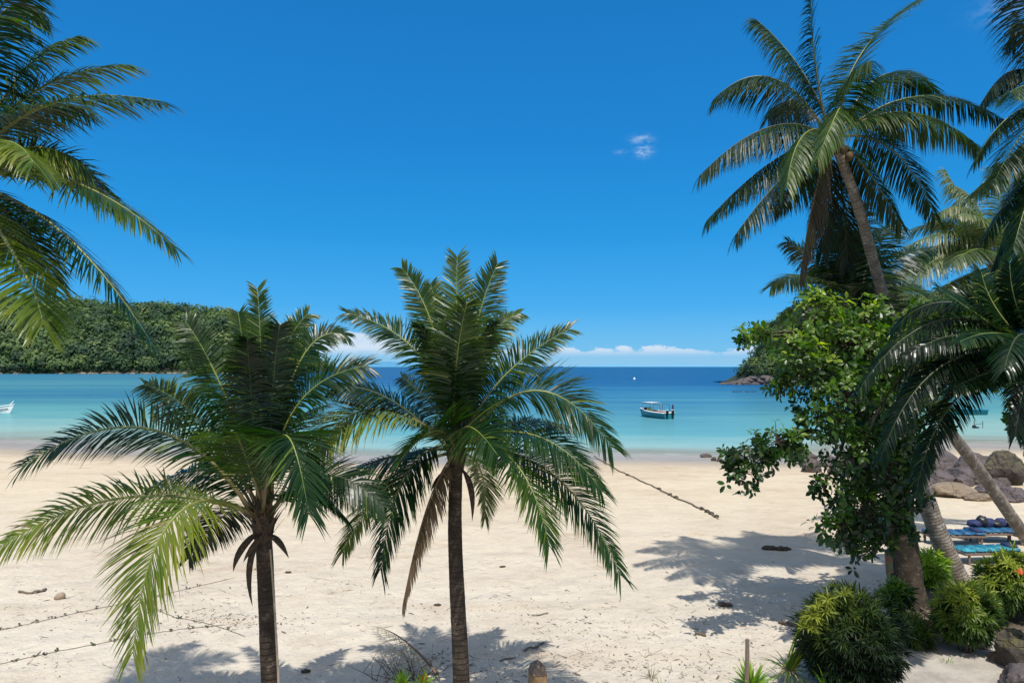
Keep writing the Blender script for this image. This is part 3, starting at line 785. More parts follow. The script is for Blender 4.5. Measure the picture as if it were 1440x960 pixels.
shrub('sprawling leafy shrub at the foot of the broad-leaved tree', 1262, 15.6, 838, 20, 20, 80, .2, .05, 6, .3, .25, mat=M_leaf, m=7)

def strappy(label, name, cat, p, n, L, w, mat, rnd, spread=.9, tint=(.3, .8), grav=.9, group=None):
    b = MB()
    for k in range(n):
        a = k * 2.4 + rnd.uniform(-.3, .3); s = rnd.uniform(.1, spread)
        d = Vector((math.cos(a) * math.sin(s), math.sin(a) * math.sin(s), math.cos(s)))
        W = Vector((-math.sin(a), math.cos(a), 0))
        strip(b, Vector(p) + Vector((math.cos(a), math.sin(a), 0)) * .04, d, W, L * rnd.uniform(.6, 1.1), w, rnd.uniform(.3, 1) * grav, tint=rnd.uniform(*tint), prof=(.7, 1, .85, .5, 0))
    return tag(b.build(name, mat, None, origin=p), label, cat, group)
q = random.Random(9)
pl = gp_at((1108, 13.0))
pr_ = thing('spiky_plant', 'spiky strap-leaved plant with dry lower leaves beside the big dark shrub', 'plant', pl)
b = MB()
for k in range(34):
    s = q.uniform(.1, .55); a = q.uniform(-.5, .9)
    d = Vector((math.sin(s) * .9 + .25, math.sin(a) * .3, 1)).normalized()
    strip(b, pl + Vector((q.uniform(-.05, .1), q.uniform(-.08, .08), .25)), d, Vector((.3, 1, 0)).normalized() if k % 2 else Vector((1, .2, 0)).normalized(), q.uniform(.8, 1.25), .045, q.uniform(.1, .5), tint=q.uniform(.6, 1), prof=(.7, 1, .85, .5, 0))
for k in range(30):
    a = k * 2.4; s = q.uniform(.6, 1.3)
    d = Vector((math.cos(a) * math.sin(s), math.sin(a) * math.sin(s), math.cos(s)))
    strip(b, pl + Vector((0, 0, .2)), d, Vector((-math.sin(a), math.cos(a), 0)), q.uniform(.5, .8), .03, q.uniform(.8, 1.6), tint=q.uniform(.3, .8), prof=(.7, 1, .85, .5, 0))
b.build('leaf_tuft', M_bush, pr_)
b = MB()
for k in range(26):
    a = k * 2.4; s = q.uniform(.9, 1.7)
    d = Vector((math.cos(a) * math.sin(s), math.sin(a) * math.sin(s), math.cos(s)))
    strip(b, pl + Vector((0, 0, .28)), d, Vector((-math.sin(a), math.cos(a), 0)), q.uniform(.3, .6), .025, q.uniform(1, 2.5), tint=q.uniform(.5, 1), prof=(.7, 1, .85, .5, 0))
b.build('dry_leaves', M_dry, pr_)
strappy('leafy yellow-green plant at the bottom edge left of the spiky plant', 'leafy_plant', 'plant', gp_at((1056, 12.75)), 60, .55, .06, M_bright, q, 1.2)
strappy('leafy yellow-green plant at the bottom edge right of the spiky plant', 'leafy_plant', 'plant', gp_at((1168, 12.4)), 22, .6, .05, M_bright, q, 1.2)
for i, (u, dd, lab) in enumerate([(566, 11.3, 'left of the two small bright plants at the bottom edge beside the centre palm trunk'), (596, 11.4, 'right of the two small bright bottom-edge plants, with orange tips')]):
    pp = gp_at((u, dd)); pp.z = P(u, 966, dd).z
    r_ = thing('garden_plant', lab, 'plant', gp_at((u, dd)))
    b = MB()
    for k in range(30):
        a = k * 2.4; s = q.uniform(.1, 1.1)
        d = Vector((math.cos(a) * math.sin(s), math.sin(a) * math.sin(s), math.cos(s)))
        strip(b, pp, d, Vector((-math.sin(a), math.cos(a), 0)), q.uniform(.2, .34), .05, .5, tint=q.uniform(.7, 1), prof=(.6, 1, .6, 0))
    b.build('foliage', M_bright, r_)
    if i:
        b = MB()
        for k in range(7):
            a = k * 2.4; d = Vector((math.cos(a) * .4, math.sin(a) * .4, 1))
            strip(b, pp + Vector((0, 0, .05)), d, Vector((-math.sin(a), math.cos(a), 0)), .18, .035, .2, tint=q.uniform(.3, 1), prof=(.6, 1, .6, 0))
        b.build('orange_leaves', M_red, r_)
    b = MB(); g0 = gp_at((u, dd))
    b.tube([g0 - Vector((0, 0, .1)), pp + Vector((0, 0, .03))], [.02, .012], 6); b.build('stem', M_twig, r_)
strappy('sword-leaved plant at the right edge in front of the sunbeds', 'sword_plant', 'plant', gp_at((1412, 17.6)), 26, .8, .06, M_bright, q, .7, (.0, .5), .5)
strappy('second sword-leaved plant at the very right edge, above the red leaf', 'sword_plant', 'plant', gp_at((1438, 17.4)), 22, .75, .06, M_bright, q, .7, (.0, .5), .5)
strappy('red-leaved plant at the right edge among the shrubs', 'red_plant', 'plant', P(1438, 808, 15.2), 7, .17, .05, M_red, q, .9)
strappy('tiny grass tuft in the shrub shadow on the pale path', 'grass_tuft', 'plant', gp_at((1332, 13.8)), 16, .2, .02, M_bright, q, 1.1)
strappy('thin weed tuft growing from the sand near the wooden post', 'grass_tuft', 'plant', gp_at((915, 13.2)), 22, .28, .014, M_dry, q, 1.1)
strappy('green weed tuft at the bottom edge right of the wooden post', 'grass_tuft', 'plant', gp_at((930, 12.7)), 22, .25, .014, M_bush, q, 1.1, (.4, .8))

# ------------------------------------------------------------------ path, soil
def patch(name, uv, m, lift, nu=26, nv=18):
    """sheet draped on the ground between four ground corners"""
    a, b_, c, d = [gp(*x) for x in uv]
    vs = []; fs = []
    for j in range(nv + 1):
        for i in range(nu + 1):
            s, t = i / nu, j / nv
            p = (a * (1 - s) + b_ * s) * (1 - t) + (d * (1 - s) + c * s) * t
            w = .22
            p.x += w * noise.noise((p.x * 1.3, p.y * 1.3, 2)); p.y += w * noise.noise((p.x * 1.3, p.y * 1.3, 8))
            edge = min(s, 1 - s, t, 1 - t)
            vs.append((p.x, p.y, gzn(p.x, p.y) + lift * sstep(-.02, .06, edge) - .03 * (edge < .001)))
    for j in range(nv):
        for i in range(nu):
            fs.append((j * (nu + 1) + i, j * (nu + 1) + i + 1, (j + 1) * (nu + 1) + i + 1, (j + 1) * (nu + 1) + i))
    mb = MB(); mb.v = vs; mb.f = fs; mb.t = [0] * len(vs)
    return struct(mb.build(name, m, None, True))
patch('soil', [(1215, 935), (1560, 900), (1560, 800), (1262, 822)], M_soil, .030)
patch('path', [(1150, 1010), (1640, 1010), (1560, 905), (1285, 892)], M_path, .060)

# ------------------------------------------------------------------ rocks
def boulder(name, label, c, size, m, seed, group=None, cuts=7, sub=4, flat=.6):
    rnd = random.Random(seed)
    bm = bmesh.new(); bmesh.ops.create_icosphere(bm, subdivisions=sub, radius=1)
    planes = []
    for _ in range(cuts):
        n_ = Vector((rnd.gauss(0, 1), rnd.gauss(0, 1), rnd.gauss(.2, .8))).normalized(); planes.append((n_, rnd.uniform(.55, .85)))
    off = Vector((rnd.random() * 50, rnd.random() * 50, rnd.random() * 50))
    for v in bm.verts:
        p = v.co.copy()
        for n_, k in planes:
            dd = p.dot(n_)
            if dd > k: p -= n_ * (dd - k) * .88
        p += p.normalized() * (.18 * noise.noise(p * 1.5 + off) + .11 * abs(noise.noise(p * 3.2 + off)) + .06 * noise.noise(p * 8 + off))
        v.co = p
    rz = Matrix.Rotation(rnd.random() * 6.28, 3, 'Z')
    for v in bm.verts:
        p = rz @ v.co
        v.co = Vector((p.x * size[0], p.y * size[1], p.z * size[2]))
    b = MB(); b.from_bm(bm, Matrix.Translation(Vector(c)))
    return tag(b.build(name, m, None, False, origin=c), label, 'rock', group)

def px_boulder(label, u0, u1, v0, v1, m, seed, group, depth=None, cuts=7, name='boulder'):
    """rock standing on the ground whose outline spans the given box"""
    g = gp((u0 + u1) / 2, v1) if depth is None else gp_at(((u0 + u1) / 2, depth))
    k = g.y / F
    w = (u1 - u0) * k * .5; h = (v1 - v0) * k
    c = Vector((g.x, g.y + w * .5, g.z + h * .27))
    return boulder(name, label, c, (w * 1.1, w * .85, h * .60), m, seed, group, cuts)
RG = 'boulders at the right end of the beach'
rk = [(1300,1365,630,664,M_rock,'broad grey boulder at the back left of the rock heap, against the cove water'),
 (1352,1400,628,668,M_rock,'tall grey boulder in the back row, left of the leaning trunk'),
 (1390,1446,628,682,M_rockmoss,'large boulder topped with yellow-green growth at the right edge'),
 (1300,1345,650,684,M_rock,'flat grey slab at the left foot of the rock heap'),
 (1336,1392,656,682,M_rock,'cracked grey slab in the middle of the rock heap'),
 (1318,1384,676,699,M_rocktan,'low tan rock in front of the heap, sitting on yellow sand'),
 (1380,1422,672,698,M_rock,'grey rock right of the leaning trunk at the front of the heap'),
 (1410,1450,682,706,M_rock,'pale grey rock at the right edge in front of the mossy boulder'),
 (1362,1398,692,704,M_rocktan,'thin flat stone half sunk in sand in front of the low tan rock'),
 (1290,1318,634,655,M_rockdark,'dark rock at the left end of the heap beside the tree leaves'),
 (1318,1352,642,662,M_rock,'rounded dark rock wedged in the middle of the heap, below the cove water'),
 (1342,1372,664,684,M_rock,'low wedge of rock in front of the cracked slab'),
 (1370,1396,650,672,M_rockdark,'dark rock behind the curved trunk, left of the mossy boulder'),
 (1292,1322,668,690,M_rock,'flat slab at the lower left corner of the rock heap'),
 (1396,1424,668,686,M_rockdark,'dark rock under the front edge of the mossy boulder'),
]
for i, (u0, u1, v0, v1, m, lab) in enumerate(rk):
    if lab: px_boulder(lab, u0, u1, v0, v1, m, 100 + i, RG)
SG = 'rocks by the waterline'
for i, (u0, u1, v0, v1, m, lab) in enumerate([
 (1128,1156,644,664,M_rockdark,'squarish brown rock on the sand under the tree, left of the trunk'),
 (1112,1150,630,650,M_rockdark,'dark rock at the waterline behind the squarish brown rock'),
 (1150,1185,640,656,M_rock,'grey rock right of the squarish brown rock, half behind leaves'),
 (1170,1200,652,668,M_rock,'pale rock under the hanging leaves near the tree trunk'),
 (986,1001,637,643,M_rockdark,'small brown rock alone at the edge of the wet sand'),
 (999,1009,641,648,M_rockdark,'tiny dark stone next to the small brown rock on the wet sand'),
 (1008,1016,643,649,M_rockdark,'tiny dark stone nearest the drooping leafy limb'),
 (1040,1062,630,638,M_rockdark,'low rock in the shallows behind the drooping limb'),
 (1212,1240,655,672,M_rock,'grey rock seen between the leaves and the tree trunk')]):
    px_boulder(lab, u0, u1, v0, v1, m, 140 + i, SG, name='boulder')
GG = 'rocks edging the garden'
for i, (u, v, d, w, h, m, lab) in enumerate([
 (1428,905,13.6,.42,.52,M_rockmoss,'rounded brown rock at the right edge below the shrubs'),
 (1440,952,12.6,.40,.35,M_rock,'pale grey rock in the bottom right corner'),
 (1378,905,14.6,.18,.14,M_rocktan,'small pale stone at the foot of the lone shrub'),
 (1402,925,14.0,.20,.16,M_rocktan,'reddish stone between the lone shrub and the rounded brown rock'),
 (1326,898,14.9,.22,.10,M_rocktan,'flat pale stone on the dug soil left of the lone shrub'),
 (1296,908,14.6,.26,.10,M_rocktan,'flat stone edging the path beside the low grassy shrub')]):
    g = gp_at((u, d)); boulder('boulder', lab, g + Vector((0, 0, h * .5)), (w, w * .9, h), m, 170 + i, GG)

# ------------------------------------------------------------------ hills
def hill(name, outline, d0, thick, m, back=.35):
    """ridge: outline = [(u, v_ridge, v_shore)]"""
    rows = 14
    vs = []; fs = []
    n = len(outline)
    for (u, vr, dd) in outline:
        dist = d0 + dd
        x = (u - 720) / F
        hgt = max(.6, CAM.z - (vr - HOR) / F * (dist + thick * .5) - SEA)
        for j in range(rows + 1):
            t = j / rows
            y = dist + thick * t
            z = SEA - 1.5 + (hgt + 1.5) * (math.sin(min(1, t * 2) * math.pi / 2) ** .8 if t < .5 else math.cos((t - .5) * 2 * math.pi / 2) ** .6 if t < 1 else 0)
            xx = x * (dist + thick * .5)
            z += (2.2 * noise.noise((xx * .03, y * .03, 1)) if .05 < t < 1 else 0) * min(1, hgt / 20)
            vs.append((xx, y, z))
    for i in range(n - 1):
        for j in range(rows):
            a = i * (rows + 1) + j
            fs.append((a, a + rows + 1, a + rows + 2, a + 1))
    b = MB(); b.v = vs; b.f = fs; b.t = [0] * len(vs)
    return struct(b.build(name, m, None, True)), vs, rows

def interp(outline, step):
    out = []
    for (a, b_) in zip(outline, outline[1:]):
        k = max(1, int(abs(b_[0] - a[0]) / step))
        for i in range(k):
            t = i / k
            out.append(tuple(a[j] + (b_[j] - a[j]) * t for j in range(3)))
    out.append(outline[-1])
    return out

def woods(name, label, cat, verts, rows, per, size, seed, minz, mat, ncards, only=None):
    rnd = random.Random(seed); b = MB()
    n = len(verts) // (rows + 1)
    cs = []
    for i in range(n - 1):
        for j in range(rows * 6 // 10 + 1):
            A = Vector(verts[i * (rows + 1) + j]); Bv = Vector(verts[(i + 1) * (rows + 1) + j]); Cv = Vector(verts[i * (rows + 1) + j + 1]); 
            for _ in range(per * (4 if j == 0 else 3 if j == 1 else 2 if j < 4 else 1)):
                p = A + (Bv - A) * rnd.random() + (Cv - A) * rnd.random()
                if p.z > minz + rnd.uniform(0, 1.0): cs.append(p)
    for p in cs:
        r = size * rnd.choice((.45, .6, .75, .9, 1.1, 1.45)) * rnd.uniform(.9, 1.1); rz = r * rnd.uniform(.6, .95)
        c = p + Vector((0, 0, rz * .55))
        tone = rnd.choice((.05, .2, .35, .45, .55, .75)) + rnd.uniform(-.08, .08) + .28 * noise.noise(p * .02)
        for k in range(ncards):
            v = Vector((rnd.gauss(0, 1), rnd.gauss(-.35, 1), rnd.gauss(.35, .8))).normalized()
            rr = rnd.uniform(.75, 1.05) * (1 + .25 * noise.noise(v * 2.5 + p))
            q = c + Vector((v.x * r, v.y * r, v.z * rz)) * rr
            nn = (v + Vector((rnd.uniform(-.4, .4), rnd.uniform(-.4, .4), rnd.uniform(-.2, .5)))).normalized()
            e1 = nn.orthogonal().normalized(); e2 = nn.cross(e1)
            a = rnd.random() * 6.28
            f1 = (e1 * math.cos(a) + e2 * math.sin(a)); f2 = nn.cross(f1)
            s = r * rnd.uniform(.09, .20)
            tn = max(0, min(1, tone + .1 * v.z + rnd.uniform(-.08, .08)))
            b.add([q - f1 * s, q - f2 * s * .7 + f1 * s * .1, q + f1 * s * 1.1, q + f2 * s * .75], [(0, 1, 2, 3)], tn)
    o = b.build(name, mat, None)
    return stuff(o, label, cat)

ol = interp([(-520, 455, 60), (-330, 440, 30), (-160, 420, 20), (-40, 428, 10), (40, 436, 0), (110, 434, 0), (180, 441, 0), (250, 440, 10), (330, 450, 20), (380, 466, 60), (420, 490, 100), (446, 512, 140), (460, 522, 150)], 14)
_, hv, hr = hill('hill', ol, 690, 260, M_hillrock)
woods('hillside_forest', 'dense dark green forest covering the low hill across the bay at left', 'forest', hv, hr, 4, 8.0, 3, SEA + 1.8, M_forest, 92)
ol2 = interp([(1018, 540, 6), (1030, 537, 4), (1042, 531, 2), (1054, 519, 0), (1064, 505, 0), (1074, 486, 0), (1086, 466, 0), (1110, 450, 0), (1160, 430, 4), (1240, 415, 10), (1340, 425, 30), (1440, 430, 60), (1600, 420, 90)], 5)
_, hv2, hr2 = hill('headland', ol2, 285, 60, M_hillrock)
woods('headland_trees', 'wooded slope of the rocky headland across the water at right', 'forest', hv2, hr2, 2, 2.4, 4, SEA + 2.8, M_forest, 80)
# boulders along the two far shores
rnd = random.Random(12)
b = MB()
for (u0, u1, dist, smin, smax, num) in [(-60, 420, 690, .7, 2.2, 150)]:
    for _ in range(num):
        u = rnd.uniform(u0, u1); d = dist + rnd.uniform(-2, 10) + 20 * sstep(250, 330, u) + 50 * sstep(330, 420, u)
        bm = bmesh.new(); bmesh.ops.create_icosphere(bm, subdivisions=1, radius=1)
        s = rnd.uniform(smin, smax)
        for v in bm.verts: v.co = Vector((v.co.x * s * 1.8, v.co.y * s, v.co.z * s * .7)) * (1 + rnd.uniform(-.25, .25))
        b.from_bm(bm, Matrix.Translation(Vector(((u - 720) / F * d, d, SEA + .3))))
stuff(b.build('shore_rocks', M_rocktan, None), 'thin line of pale rocks along the foot of the far wooded hill', 'rocks')
b = MB()
for _ in range(220):
    u = 1016 + 160 * rnd.random() ** 1.3; d = 283 + 6 * rnd.random() + 6 * sstep(1045, 1016, u)
    bm = bmesh.new(); bmesh.ops.create_icosphere(bm, subdivisions=2, radius=1)
    s = rnd.uniform(.5, 1.7) * (.6 + .4 * sstep(1020, 1060, u))
    for v in bm.verts: v.co = Vector((v.co.x * s * 1.5, v.co.y * s, v.co.z * s * .9)) * (1 + .35 * noise.noise(v.co * 1.6 + Vector((u, d, 0))))
    b.from_bm(bm, Matrix.Translation(Vector(((u - 720) / F * d, d, SEA + rnd.random() ** 2 * 3.0 * sstep(1016, 1070, u)))))
stuff(b.build('headland_rocks', M_rock, None), 'jumbled rocks at the waterline of the right headland', 'rocks')

# far islands, hazy
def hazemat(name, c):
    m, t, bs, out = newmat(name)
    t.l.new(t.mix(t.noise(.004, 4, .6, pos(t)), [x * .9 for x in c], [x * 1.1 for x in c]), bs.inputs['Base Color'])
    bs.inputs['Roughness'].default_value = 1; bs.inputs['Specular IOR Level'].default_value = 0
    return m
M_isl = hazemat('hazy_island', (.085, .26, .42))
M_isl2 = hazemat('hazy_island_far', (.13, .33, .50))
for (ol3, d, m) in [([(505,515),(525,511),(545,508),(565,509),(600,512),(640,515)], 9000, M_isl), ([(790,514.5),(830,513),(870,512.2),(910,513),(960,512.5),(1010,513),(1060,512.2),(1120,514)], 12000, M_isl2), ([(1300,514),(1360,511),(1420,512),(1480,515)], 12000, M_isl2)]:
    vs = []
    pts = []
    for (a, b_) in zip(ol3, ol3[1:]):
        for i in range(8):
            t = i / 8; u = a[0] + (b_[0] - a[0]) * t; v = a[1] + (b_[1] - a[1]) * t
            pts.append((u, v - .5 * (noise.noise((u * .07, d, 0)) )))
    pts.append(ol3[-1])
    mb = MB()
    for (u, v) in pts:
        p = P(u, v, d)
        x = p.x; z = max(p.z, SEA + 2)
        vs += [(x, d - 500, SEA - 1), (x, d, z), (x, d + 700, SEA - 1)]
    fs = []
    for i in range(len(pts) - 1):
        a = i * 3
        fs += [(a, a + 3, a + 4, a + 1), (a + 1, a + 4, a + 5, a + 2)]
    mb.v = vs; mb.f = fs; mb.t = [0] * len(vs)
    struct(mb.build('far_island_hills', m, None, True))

# ------------------------------------------------------------------ boats
def hull_mesh(L, Bm, H, n=16, bow_rise=.35, transom=.85, draft=.3):
    """bow at +x, waterline z=0; returns verts/faces of the outer skin, sections from stern to bow"""
    vs = []; fs = []
    m = 9
    for i in range(n + 1):
        t = i / n
        x = -L / 2 + L * t
        hb = Bm / 2 * (transom + (1 - transom) * sstep(0, .4, t)) * (1 - sstep(.45, 1.0, t) ** 1.6 * .97)
        top = H * (1 + bow_rise * t ** 2.2)
        bot = -draft * (1 - .9 * t ** 4)
        for j in range(m):
            s = -1 + 2 * j / (m - 1)
            a = abs(s)
            yy = hb * (a ** .55) * (1 if s >= 0 else -1)
            zz = bot + (top - bot) * a ** 1.9
            vs.append((x + .22 * L * .35 * (t ** 5) * max(0, zz / top), yy, zz))
    for i in range(n):
        for j in range(m - 1):
            fs.append((i * m + j, (i + 1) * m + j, (i + 1) * m + j + 1, i * m + j + 1))
    fs.append(tuple(range(m)))
    return vs, fs, n, m

def boat_base(label, cat, loc, heading, name='motor_boat'):
    r = thing(name, label, cat, loc)
    r.rotation_euler = (0, 0, heading)
    return r
def local(mb, name, m, parent, smooth=False):
    o = mb.build(name, m, None, smooth)
    o.parent = parent
    return o
def hull_parts(root, L, Bm, H, hm, rim=M_white, **kw):
    vs, fs, n, m = hull_mesh(L, Bm, H, **kw)
    b = MB(); b.add(vs, fs)
    h = local(b, 'hull', hm, root, False)
    g = MB()
    for e in (0, m - 1):
        g.tube([Vector(vs[i * m + e]) + Vector((0, 0, .02)) for i in range(n + 1)], .09, 6)
    g.tube([Vector(vs[0]) + Vector((0, 0, .02)), Vector(vs[m - 1]) + Vector((0, 0, .02))], .07, 6)
    local(g, 'gunwale', rim, root, True)
    d = MB()
    dv = []
    for i in range(n + 1):
        a = Vector(vs[i * m]); c = Vector(vs[i * m + m - 1])
        zz = H * .55 if i < n * .7 else H * (.55 + .5 * (i - n * .7) / (n * .3))
        dv += [Vector((a.x, a.y * .93, zz)), Vector((c.x, c.y * .93, zz))]
    d.add(dv, [(2 * i, 2 * i + 1, 2 * i + 3, 2 * i + 2) for i in range(n)])
    local(d, 'deck', rim, root)
    return vs, n, m

a = sp(946, 590); bq = sp(899, 584)
dirb = (bq - a); head = math.atan2(dirb.y * .8, dirb.x)
ctr = (a + bq) * .5; ctr.z = SEA
MBt = boat_base('teal and white motor boat with canopy and two outboards, moored in the shallows', 'boat', ctr, head)
hull_parts(MBt, 6.6, 2.3, .85, M_teal, transom=.88)
bt = MB(); bt.box((1.1, 0, 2.2), (2.2, 1.7, .05), bev=.02); local(bt, 'canopy', M_white, MBt)
bt = MB(); bt.box((1.1, 0, 2.1), (2.1, 1.6, .12), bev=.02); local(bt, 'canopy_frame', M_teal, MBt)
for (x, y_) in [(-.2, .8), (-.2, -.8), (2.2, .7), (2.2, -.7)]:
    bt = MB(); bt.tube([(x, y_, .75), (x * .98, y_ * .98, 2.12)], .04, 6); local(bt, 'canopy_post', M_steel, MBt)
for y_ in (.85, -.85):
    bt = MB(); bt.tube([(-.5, y_, .8), (-.6, y_, 2.0), (-2.2, y_, 2.0), (-2.3, y_, .8)], .03, 6); local(bt, 'rail', M_black, MBt)
bt = MB(); bt.box((1.9, 0, 1.2), (.08, 1.4, .5), Matrix.Rotation(-.4, 3, 'Y'), .02); local(bt, 'windscreen', M_navy, MBt)
for x in (.9, -.1, -1.0):
    bt = MB(); bt.box((x, 0, .75), (.4, 1.6, .4), bev=.04); local(bt, 'bench', M_navy if x > .5 else M_redc, MBt)
bt = MB(); bt.box((1.2, .2, 1.15), (.5, .7, .55), bev=.1); local(bt, 'life_jackets', M_limec, MBt)
for y_ in (.5, -.5):
    bt = MB(); bt.box((-3.45, y_, .95), (.42, .36, .62), bev=.1); bt.box((-3.5, y_, .3), (.2, .16, .9), bev=.04)
    bt.box((-3.5, y_, 1.0), (.46, .1, .66), bev=.03)
    o = local(bt, 'outboard_motor', M_black, MBt, False)
    cb2 = MB(); cb2.box((-3.44, y_, 1.3), (.40, .34, .12), bev=.04); c2 = cb2.build('motor_cowl', M_white, None); c2.parent = o
bt = MB(); bt.tube([(-2.9, -.8, .8), (-2.9, -.8, 2.3)], .025, 6); fp = local(bt, 'flagpole', M_steel, MBt)
bt = MB()
fv = []
for i in range(6):
    for z in (1.45, 2.2):
        fv.append((-2.9 - .09 * i, -.8 + .06 * math.sin(i * 1.5), z - .08 * i))
bt.add(fv, [(2 * i, 2 * i + 1, 2 * i + 3, 2 * i + 2) for i in range(5)])
fo = bt.build('flag', M_navy, None); fo.parent = fp

# white boat at the left edge
c = sp(-27, 581); c.z = SEA
wb = boat_base('white boat with an upturned bow and blue awning at the left edge of the bay', 'boat', c, .12, 'wooden_boat')
wb.scale = (.84, .84, .84)
hull_parts(wb, 10.4, 2.2, .75, M_white, bow_rise=1.2, transom=.5)
bt = MB(); bt.box((1.4, 0, 1.85), (2.8, 1.7, .07), bev=.02); local(bt, 'awning', M_tealb, wb)
for (x, y_) in [(.2, .7), (.2, -.7), (2.6, .65), (2.6, -.65)]:
    bt = MB(); bt.tube([(x, y_, .7), (x, y_, 1.82)], .035, 6); local(bt, 'awning_post', M_steel, wb)
bt = MB(); bt.tube([(5.0, 0, 1.4), (5.5, 0, 1.9), (5.9, 0, 2.35)], [.14, .1, .05], 6); local(bt, 'bow_post', M_white, wb, True)
bt = MB()
vs_, fs_, n_, m_ = hull_mesh(10.44, 2.24, .75, bow_rise=1.2, transom=.5)
for e in (1, m_ - 2): bt.tube([Vector(vs_[i * m_ + e]) for i in range(n_)], .06, 5)
local(bt, 'rub_strake', M_black, wb, True)

# teal boat in the right cove
c = sp(1356, 583); c.z = SEA
cbt = boat_base('teal open boat with a pale rim in the shallow cove, glimpsed under the arching palm', 'boat', c, math.radians(178), 'open_boat')
hull_parts(cbt, 6.4, 1.9, .8, M_teal, rim=M_tealb, bow_rise=.5)
for x in (-1.4, .2, 1.6):
    bt = MB(); bt.box((x, 0, .62), (.35, 1.5, .06), bev=.015); local(bt, 'thwart', M_tealb, cbt)

# little metal frame standing in the cove
c = sp(1376, 602); c.z = SEA
fr = thing('metal_frame', 'small dark chair-like frame standing in the shallow cove water', 'frame', c)
k = c.y / F
b = MB(); b.tube([c + Vector((-6 * k, 0, -.4)), c + Vector((-6 * k, 0, 11 * k))], .04, 6); b.build('upright', M_black, fr)
b = MB(); b.tube([c + Vector((6 * k, 0, -.4)), c + Vector((6 * k, 0, 10 * k))], .035, 6); b.build('upright', M_black, fr)
b = MB(); b.tube([c + Vector((-6 * k, 0, 5.5 * k)), c + Vector((6 * k, 0, 6.5 * k))], .03, 6); b.build('crossbar', M_black, fr)
b = MB(); b.box(c + Vector((-2.5 * k, .2, 1.2 * k)), (7 * k, .5, 1.6 * k), bev=.03); b.box(c + Vector((-4.5 * k, .2, 3 * k)), (3 * k, .4, 2.4 * k), bev=.03); b.build('seat', M_black, fr)

# string of floats off the headland
b = MB()
A0 = sp(1030, 551); B0 = sp(1063, 551)
rnd = random.Random(3)
for i in range(12):
    t = i / 11
    if 4 < i < 6: continue
    p = A0.lerp(B0, t)
    bm = bmesh.new(); bmesh.ops.create_icosphere(bm, subdivisions=1, radius=.3)
    b.from_bm(bm, Matrix.Translation(p + Vector((0, rnd.uniform(-.5, .5), 0))))
b.tube([A0, B0], .06, 5)
tag(b.build('float_line', M_black, None), 'string of dark floats on the water off the headland tip', 'floats')
c = sp(892, 533.5)
b = MB()
bm = bmesh.new(); bmesh.ops.create_icosphere(bm, subdivisions=2, radius=.75)
b.from_bm(bm, Matrix.Translation(c + Vector((0, 0, .3)))); b.tube([c + Vector((0, 0, .9)), c + Vector((0, 0, 1.7))], .1, 6)
tag(b.build('buoy', M_white, None, origin=c), 'tiny white buoy far out on the deep blue sea', 'buoy')

# ------------------------------------------------------------------ sunbeds
def cushmat(name, a, b2):
    m, t, bs, out = newmat(name)
    n = t.noise(7, 3, .5, pos(t))
    t.l.new(t.mix(t.maprange(n, .42, .58), a, b2), bs.inputs['Base Color']); bs.inputs['Roughness'].default_value = .7
    return m
M_cush1 = cushmat('teal_cushion', (.014, .16, .24), (.03, .30, .38)); M_cush2 = cushmat('blue_cushion', (.007, .05, .14), (.015, .13, .26))
def sunbed(label, u, d, head, cm):
    g = gp_at((u, d))
    r = thing('sunbed', label, 'sunbed', g, 'sunbeds under the palms')
    r.rotation_euler = (0, 0, head)
    b = MB()
    for y_ in (-.33, .33): b.box((0, y_, .34), (1.95, .06, .07), bev=.01)
    for x in (-.94, .94): b.box((x, 0, .34), (.06, .60, .07), bev=.01)
    for i in range(9): b.box((-.8 + .2 * i, 0, .365), (.08, .598, .02))
    local(b, 'frame', M_woodgrey, r)
    for x in (-.8, .8):
        for y_ in (-.3, .3):
            b = MB(); b.box((x, y_, .15), (.07, .05, .31), bev=.008); local(b, 'leg', M_woodgrey, r)
    b = MB()
    for i in range(5): b.box((-.76 + .38 * i, 0, .425), (.37, .66, .09), bev=.035)
    local(b, 'cushion', cm, r, True)
    b = MB(); b.box((.80, 0, .505), (.26, .5, .08), bev=.035); local(b, 'pillow', M_navy, r, True)
    return r
sunbed('nearest teal sunbed behind the lone shrub, the lightest of the sunbeds', 1386, 21.4, .10, M_cush1)
sunbed('dark blue sunbed just right of the thick grey trunk', 1340, 24.0, -.02, M_cush2)
sunbed('blue sunbed with a dark bundle of cloth on it', 1398, 24.4, .02, M_cush2)
sunbed('teal sunbed at the right edge beyond the curved trunk', 1458, 24.2, .05, M_cush1)
g = gp_at((1392, 24.8))
bd = thing('cloth_bundle', 'dark bundle of towels and bags piled on a blue sunbed', 'bundle', g + Vector((0, 0, .47)))
rnd = random.Random(8)
for i in range(6):
    bm = bmesh.new(); bmesh.ops.create_icosphere(bm, subdivisions=3, radius=1)
    s = Vector((rnd.uniform(.2, .34), rnd.uniform(.16, .24), rnd.uniform(.14, .24)))
    for v in bm.verts:
        p = v.co * (1 + .25 * noise.noise(v.co * 2 + Vector((i * 9, 0, 0))))
        v.co = Vector((p.x * s.x, p.y * s.y, p.z * s.z))
    b = MB(); b.from_bm(bm, Matrix.Translation(g + Vector((-.55 + .24 * i, rnd.uniform(-.05, .05), .47 + s.z * .7))))
    b.build('bag', M_black if i % 2 else M_navy, bd, True)
